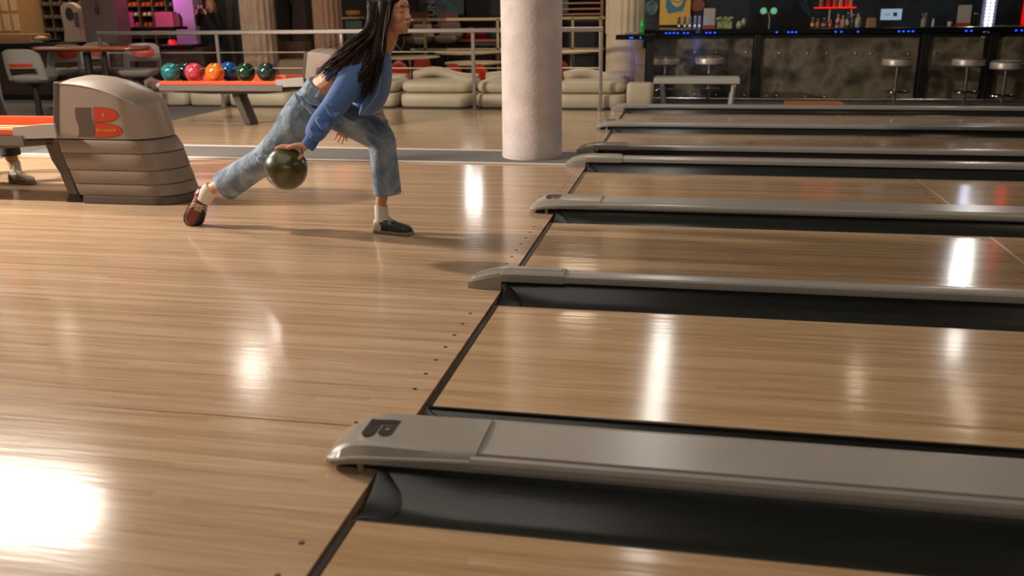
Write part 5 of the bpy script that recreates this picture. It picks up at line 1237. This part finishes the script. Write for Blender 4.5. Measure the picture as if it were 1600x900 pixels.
# hanging front folds and sleeve wrinkles
limb(bm, [(603, 82, 2.17, 5, .06), (602, 112, 2.15, 7, .10), (597, 142, 2.13, 8, .12), (588, 162, 2.13, 9, .12), (584, 169, 2.14, 7, .10)], 16)
limb(bm, [(590, 120, 2.04, 6, .05), (583, 148, 2.03, 9, .05), (572, 168, 2.03, 8, .05), (566, 177, 2.04, 3, .04)], 14)
limb(bm, [(528, 92, 2.12, 5, .05), (523, 106, 2.12, 7, .08), (519, 120, 2.13, 6, .09)], 14)
for a, b_, c_ in (((498, 186), (506, 200), (514, 196)), ((488, 200), (495, 212), (505, 208)), ((512, 164), (520, 180), (530, 178)), ((486, 208), (492, 217), (500, 216))):
    limb(bm, [(*a, 1.81, 3, .03), (*b_, 1.80, 4, .03), (*c_, 1.83, 3, .03)], 10)
fuse(child('sweatshirt', bm, M_sweat, wo, angle=180), .006, 3)
bm = new(); limb(bm, [(490, 214, 1.82, 11, .036), (484, 224, 1.80, 11.5, .036), (479.5, 230, 1.79, 10.5, .034)], 24, k=2); child('cuff', bm, mat('cuff_blue', '#45679d', .9, bump=.5, bscale=220, stretch=(1, 1, .1)), wo)
def piece(name, lst, m, n=10): bm_ = new(); limb(bm_, lst, n); return child(name, bm_, m, wo)
M_edge_seam = mat('lit_edge_seam', '#8ba4c8', .8)  # pale blue for the painted lit edge and the shoulder seam
piece('front_lit_edge', [(601, 76, 2.08, .8, .003), (597, 95, 2.03, .8, .003), (594, 120, 1.99, .8, .003), (592, 140, 1.985, .8, .003), (580, 160, 1.98, .8, .003), (567, 177, 1.99, .8, .003)], M_edge_seam, 6)  # light catching the front edge, drawn as a pale strip
piece('shoulder_seam', [(553, 72, 2.03, .7, .003), (545, 92, 1.965, .7, .003), (536, 108, 1.935, .7, .003), (522, 132, 1.92, .7, .003)], M_edge_seam, 6)
# ---- jeans
bm = new()
limb(bm, [(507, 138, 2.2, 25.5, .135), (502, 146, 2.2, 27, .15), (494, 160, 2.2, 31, .17), (488, 170, 2.18, 32, .165), (484, 178, 2.16, 28, .14)], 32)
limb(bm, [(488, 164, 2.11, 33, .095), (468, 191, 2.12, 33, .10), (441, 224, 2.14, 26, .095), (414, 249, 2.17, 22, .085), (386, 268, 2.22, 22.5, .085), (352.5, 290, 2.27, 24.5, .085)], 28)
limb(bm, [(505, 166, 2.29, 27, .095), (530, 180, 2.3, 25, .10), (554, 192, 2.3, 25, .10), (580, 205, 2.3, 25, .095), (595, 218, 2.3, 22.5, .088), (599, 240, 2.3, 20.5, .085), (602, 265, 2.3, 21, .085), (606, 303, 2.3, 21.5, .085)], 28)
for a, b_, c_, Y in (((470, 150), (480, 166), (498, 176), 2.03), ((478, 160), (490, 178), (505, 184), 2.02), ((398, 240), (408, 250), (420, 262), 2.085), ((410, 236), (424, 248), (434, 256), 2.06), ((376, 258), (386, 266), (400, 276), 2.13), ((574, 214), (584, 226), (592, 232), 2.205), ((578, 204), (592, 216), (606, 222), 2.205), ((528, 168), (540, 184), (556, 190), 2.2)):
    limb(bm, [(*a, Y+.015, 2, .02), (*b_, Y, 3.2, .02), (*c_, Y+.015, 2, .02)], 10)
fuse(child('jeans', bm, M_denim, wo, angle=180), .0055, 3)
M_den2 = mat('denim_seam', '#3f5064', .9); M_den3 = mat('denim_pale', '#a4b2bf', .9, bump=.4, bscale=80)
bm = new(); limb(bm, [(508.5, 135, 2.2, 26, .138), (505.5, 140, 2.2, 27.5, .146), (502.5, 145, 2.2, 28.5, .153)], 36, k=2); child('waistband', bm, mat('denim_band', '#7d8fa0', .85, var=.12, scale=20, bump=.4, bscale=90), wo)
piece('side_seam', [(478, 148, 2.042, .8, .003), (466, 172, 2.022, .8, .003), (449, 205, 2.035, .8, .003), (424, 234, 2.062, .8, .003), (398, 254, 2.095, .8, .003), (366, 276, 2.155, .8, .003), (345, 291, 2.185, .8, .003)], M_den2, 6)
piece('side_seam', [(588, 240, 2.222, .8, .003), (588, 262, 2.222, .8, .003), (591, 285, 2.222, .8, .003), (594, 306, 2.222, .8, .003)], M_den2, 6)
piece('pocket_edge', [(474, 150, 2.035, .4, .0015), (482, 160, 2.012, .4, .0015), (496, 164, 2.008, .4, .0015), (508, 160, 2.018, .4, .0015)], M_den3, 6)
for a, b_ in (((483, 130), (479, 141)), ((500, 141), (494, 152)), ((514, 148), (510, 158))):
    piece('belt_loop', [(*a, 2.045, 2, .006), (*b_, 2.035, 2, .006)], M_den3, 8)
# frayed hem threads on the front leg
bm = new()
for k in range(46):
    px = random.uniform(588, 630); py = 307-(px-588)*.16; p = J(px, py-2, 2.225+random.uniform(0, .02)); add_tube(bm, [p, p+Vector((random.gauss(0, .006), random.gauss(0, .004), -random.uniform(.010, .026)))], [.0010, .0004], 4)
child('hem_fray', bm, mat('thread_pale', '#b7a998', .9), wo)
# ---- socks and shoes
bm = new(); limb(bm, [(595.5, 321, 2.31, 10.5, .036), (596, 332, 2.31, 10.5, .037), (598, 345, 2.31, 11.5, .036)], 20); child('sock', bm, M_sock, wo)
bm = new(); limb(bm, [(331, 293, 2.3, 12, .036), (325, 301, 2.3, 12.5, .038), (318, 314, 2.3, 12, .034)], 20); child('sock', bm, M_sock, wo)
def shoe(par, MW, L, up_m, heel_m, sole_m, lace_m, stripe_m, toe_m=None, ws=1):
    MW = MW @ Matrix.Diagonal((1, ws, 1, 1))
    ST = [(0, .022, .058), (.05, .030, .066), (.16, .034, .068), (.30, .034, .070), (.42, .036, .066), (.56, .041, .054), (.70, .044, .046), (.84, .041, .040), (.94, .031, .034), (1, .012, .022)]
    def ring(u, w_, h_, g=0, z0=.012): return [MW @ Vector((u*L, (w_+g)*p, z0+(h_+g)*q)) for p, q in ((-1, 0), (-1.03, .3), (-.95, .62), (-.68, .9), (-.3, 1.0), (0, 1.02), (.3, 1.0), (.68, .9), (.95, .62), (1.03, .3), (1, 0))]
    bm = new(); add_loft(bm, [ring(*s) for s in ST]); up = child('shoe', bm, up_m, par, angle=70, sub=1)
    bm = new(); rings = []
    for u, w_ in ((-.012, .018), (0, .027), (.05, .034), (.25, .035), (.45, .038), (.62, .045), (.8, .047), (.92, .040), (1.0, .024), (1.018, .010)):
        rings.append([MW @ Vector((u*L, w_*p, z)) for p, z in ((-1, .001), (1, .001), (1.04, .016), (-1.04, .016))])
    add_loft(bm, rings); child('sole', bm, sole_m, up, angle=60)
    bm = new(); add_box(bm, (0, 0, 0), (.001, .001, .001)) if False else None
    add_loft(bm, [[MW @ Vector((u*L, w_*p, z)) for p, z in ((-1, -.006), (1, -.006), (1, .004), (-1, .004))] for u, w_ in ((-.008, .022), (.03, .032), (.26, .034))]); child('heel_block', bm, M_black, up, smooth=False)
    bm = new(); add_loft(bm, [ring(u, w_, h_, .0022) for u, w_, h_ in ((-.004, .020, .056), (.05, .030, .066), (.16, .034, .066), (.24, .033, .050))]); child('heel_panel', bm, heel_m, up, angle=70)
    if toe_m is not None:
        bm = new(); add_loft(bm, [[MW @ Vector((u*L, w_*p, .012+h_*q)) for p, q in ((.25, .98), (.30, 1.04), (.68, .95), (.99, .64), (1.07, .3), (1.04, 0), (.3, .2))] for u, w_, h_ in ST[4:]]); child('toe_panel', bm, toe_m, up, angle=70)
    bm = new()
    for u in (.48, .55, .62, .69, .76, .83):
        i = max(k for k in range(len(ST)) if ST[k][0] <= u); a, b_ = ST[i], ST[i+1]; f = (u-a[0])/(b_[0]-a[0]); w_, h_ = lerp(a[1], b_[1], f), lerp(a[2], b_[2], f)
        for s in (-1, 1): add_tube(bm, [MW @ Vector(((u+d)*L, s*w_*p, .012+h_*q)) for p, q, d in ((1.06, .1, -.02), (1.06, .32, 0), (.98, .66, .02), (.72, .94, .03))], .0016, 6)
    child('stitch_stripes', bm, stripe_m, up)
    bm = new()
    for k in range(5):
        u = .34+.055*k; h_ = .070-.004*k-.010*(k > 2)*(k-2)
        for s in (-1, 1): add_tube(bm, [MW @ Vector((u*L, -s*.017, .012+h_*.98)), MW @ Vector(((u+.025)*L, 0, .018+h_)), MW @ Vector(((u+.055)*L, s*.017, .011+h_*.95))], .0028, 6)
    for s in (-1, 1):
        add_tube(bm, [MW @ Vector((.34*L, 0, .086)), MW @ Vector((.32*L, s*.022, .094)), MW @ Vector((.38*L, s*.034, .080)), MW @ Vector((.40*L, s*.012, .084))], .0022, 6)
        add_tube(bm, [MW @ Vector((.35*L, 0, .086)), MW @ Vector((.42*L, s*.024, .078)), MW @ Vector((.50*L, s*.040, .060))], .0022, 6)
    child('laces', bm, lace_m, up)
    return up
M_navy = mat('shoe_navy', '#26292f', .5); M_cream = mat('shoe_cream2', '#c3b698', .5); M_lace = mat('lace_white', '#cfc4ae', .8)
M_wine = mat('shoe_wine', '#7a2f33', .45); M_solep = mat('sole_pale', '#8d8272', .6); M_str = mat('stripe_grey', '#6d6a66', .6); M_blk2 = mat('shoe_black', '#1c1a1a', .5)
h = J(586, 357, 2.31); h.z = .004; to = J(645, 364, 2.27); L = (Vector((to.x, 2.27, 0))-h).length
shoe(wo, basis(h, Vector((to.x, 2.27, .004))-h, (0, 0, 1)), L*.985, M_navy, M_cream, M_solep, M_lace, M_str)
toe = J(299.5, 352, 2.30); heel = J(321, 294, 2.33)
upv = Vector((.60, -.78, .22)); xv = (toe-heel)
MWs = basis(heel-upv.normalized()*.035, xv, upv)
shoe(wo, MWs, xv.length, M_wine, M_wine, mat('sole_dark', '#3b3430', .6), M_lace, mat('stripe_dark', '#4a1d22', .6), toe_m=M_blk2, ws=1.28)
# ball in her hand
ball(BC, ball_mat('ball_olive', '#22250f', '#5f5a24', 9, .34, 1.2), 'olive green marbled bowling ball swinging in the woman\'s right hand', (.9, .3, .8), group=None, r=BR)

# ---- person at the left edge, standing behind the near ball return
pA = thing('person', 'person at the left edge behind the orange tray, dark trousers and red-striped shoes', 'person', (-4.6, 3.6, 0))
MA = basis(at(-42, -26, Y=3.6), (1, -.2, 0), (0, 0, 1))
bm = new(); head_prims(bm, MA)
limb(bm, [(-46, -10, 3.6, 13, .05), (-48, 8, 3.6, 16, .08), (-46, 30, 3.6, 26, .16), (-42, 80, 3.6, 24, .14), (-36, 120, 3.6, 25, .15)])
for Y, s in ((3.50, 0), (3.76, -60)):
    limb(bm, [(-30, 125, (Y+3.6)/2, 17, .08), (-6+s*.5, 185, Y, 12, .06), (14+s, 235, Y, 10, .045), (25+s, 268, Y, 8, .033)])
for Y in (3.38, 3.82):
    limb(bm, [(-46, 24, Y, 11, .05), (-48, 75, Y, 9, .04), (-34, 120, Y, 7, .03), (-28, 134, Y, 6, .025)])
    for i in range(4): finger(bm, [J(-29, 132, Y-.02+.014*i), J(-26+i, 144, Y-.02+.014*i), J(-25+i, 150, Y-.02+.014*i)], .008)
    finger(bm, [J(-32, 134, Y-.03), J(-35, 142, Y-.03), J(-34, 148, Y-.03)], .009)
fuse(child('body', bm, M_skin, pA, angle=180), .006, 3)
bm = new(); limb(bm, [(-46, 4, 3.6, 14, .09), (-47, 20, 3.6, 28, .19), (-43, 70, 3.6, 27, .17), (-36, 120, 3.6, 27, .17), (-24, 176, 3.6, 25, .18)], 24)
for Y in (3.38, 3.82): limb(bm, [(-46, 24, Y, 15, .06), (-48, 75, Y, 12, .05), (-36, 120, Y, 9, .04)])
fuse(child('jacket', bm, mat('jacket_pale', '#6e7884', .8, var=.1), pA, angle=180), .008, 3)
bm = new()
for Y, s in ((3.50, 0), (3.76, -60)): limb(bm, [(-28, 140, (Y+3.6)/2, 20, .11), (-6+s*.5, 185, Y, 17, .085), (12+s, 225, Y, 15, .075), (17+s, 243, Y, 15, .075)])
fuse(child('trousers', bm, mat('trousers_dark', '#3c3834', .85), pA, angle=180), .008, 3)
for Y, s in ((3.50, 0), (3.76, -60)):
    bm = new(); limb(bm, [(23+s, 252, Y, 8, .034), (25+s, 268, Y, 9, .036)]); child('sock', bm, M_sock, pA)
    h = at(18+s, 283, Y=Y); h.z = .004; e_ = at(53+s, 286, Y=Y-.08); e_.z = .004
    shoe(pA, basis(h, e_-h, (0, 0, 1)), (e_-h).length, mat('shoe_beige', '#a89680', .5), M_blk2, M_solep, M_lace, mat('stripe_red', '#8a2320', .5))
bm = new(); add_ell(bm, MA @ Vector((-.03, 0, .06)), (.1, .085, .09)); child('hair', bm, M_hair, pA)

# ---- person far behind the rail, dark hoodie, phone held up
YP = 10.95
pB = thing('person', 'person in a black hoodie holding a phone to their face behind the rail', 'person', (at(328, 60, Y=YP).x, YP, LOWZ))
MB_ = basis(at(329, 10, Y=YP), (.2, -1, -.05), (0, 0, 1))
bm = new(); head_prims(bm, MB_); cx = at(328, 60, Y=YP).x
limb(bm, [(329, 22, YP, 6, .05), (328, 32, YP, 10, .08), (328, 60, YP, 15, .11), (328, 80, YP, 16, .12)])
for s in (-1, 1):
    a = Vector((cx+s*.09, YP, at(328, 82, Y=YP).z)); soft(bm, [a, Vector((cx+s*.10, YP-.02, .10)), Vector((cx+s*.10, YP, LOWZ+.08))], [.08, .055, .04])
    sh = Vector((cx+s*.17, YP, at(328, 28, Y=YP).z)); el = Vector((cx+s*.22, YP-.12, sh.z-.26)); ha = Vector((cx+s*.055+.02, YP-.22, at(328, 15, Y=YP).z)); soft(bm, [sh, el, ha], [.045, .038, .024])
    for i in range(4): finger(bm, [ha, ha+Vector((-s*.02, -.015, .02+.012*i)), ha+Vector((-s*.045, -.02, .018+.012*i))], .008)
    finger(bm, [ha, ha+Vector((-s*.01, .02, -.015)), ha+Vector((-s*.03, .01, -.02))], .009)
fuse(child('body', bm, M_skin, pB, angle=180), .007, 3)
bm = new(); limb(bm, [(328, 22, YP, 9, .07), (328, 30, YP, 20, .12), (328, 55, YP, 20, .15), (328, 84, YP, 19, .15)], 24)
for s in (-1, 1):
    sh = Vector((cx+s*.17, YP, at(328, 28, Y=YP).z)); el = Vector((cx+s*.22, YP-.12, sh.z-.26)); ha = Vector((cx+s*.07+.02, YP-.19, at(328, 21, Y=YP).z)); soft(bm, [sh, el, ha], [.07, .065, .045])
fuse(child('hoodie', bm, mat('hoodie_black', '#101012', .9), pB, angle=180), .01, 3)
bm = new()
for s in (-1, 1): soft(bm, [Vector((cx+s*.08, YP, at(328, 78, Y=YP).z)), Vector((cx+s*.10, YP-.02, .10)), Vector((cx+s*.10, YP, LOWZ+.08))], [.115, .085, .07])
fuse(child('jeans', bm, mat('jeans_dark_blue', '#2c3f58', .85), pB, angle=180), .01, 3)
bm = new(); R3b = MB_.to_3x3()
for c, r in (((-.035, 0, .055), (.09, .085, .09)), ((-.02, -.065, -.03), (.035, .025, .11)), ((-.02, .065, -.03), (.035, .025, .11))): add_ell(bm, MB_ @ Vector(c), r, rot=R3b)
child('hair', bm, mat('hair_lightbrown', '#6a4a30', .5), pB)
for s in (-1, 1):
    MS = basis(Vector((cx+s*.10, YP+.09, LOWZ+.006)), (s*.15, -1, 0), (0, 0, 1)); shoe(pB, MS, .26, M_blk2, M_blk2, M_solep, M_lace, M_str)
bm = new(); q = Vector((cx+.02, YP-.235, at(328, 14, Y=YP).z)); rings = [rbox_ring(0, 0, z, .036, .072, .012) for z in (-.004, .004)]
rings = [[q+Vector((v.y, v.z, v.x)) for v in r] for r in rings]; add_loft(bm, rings)
solo('phone', bm, M_black, 'dark phone held in front of the face by the person in the black hoodie', 'phone', angle=30)
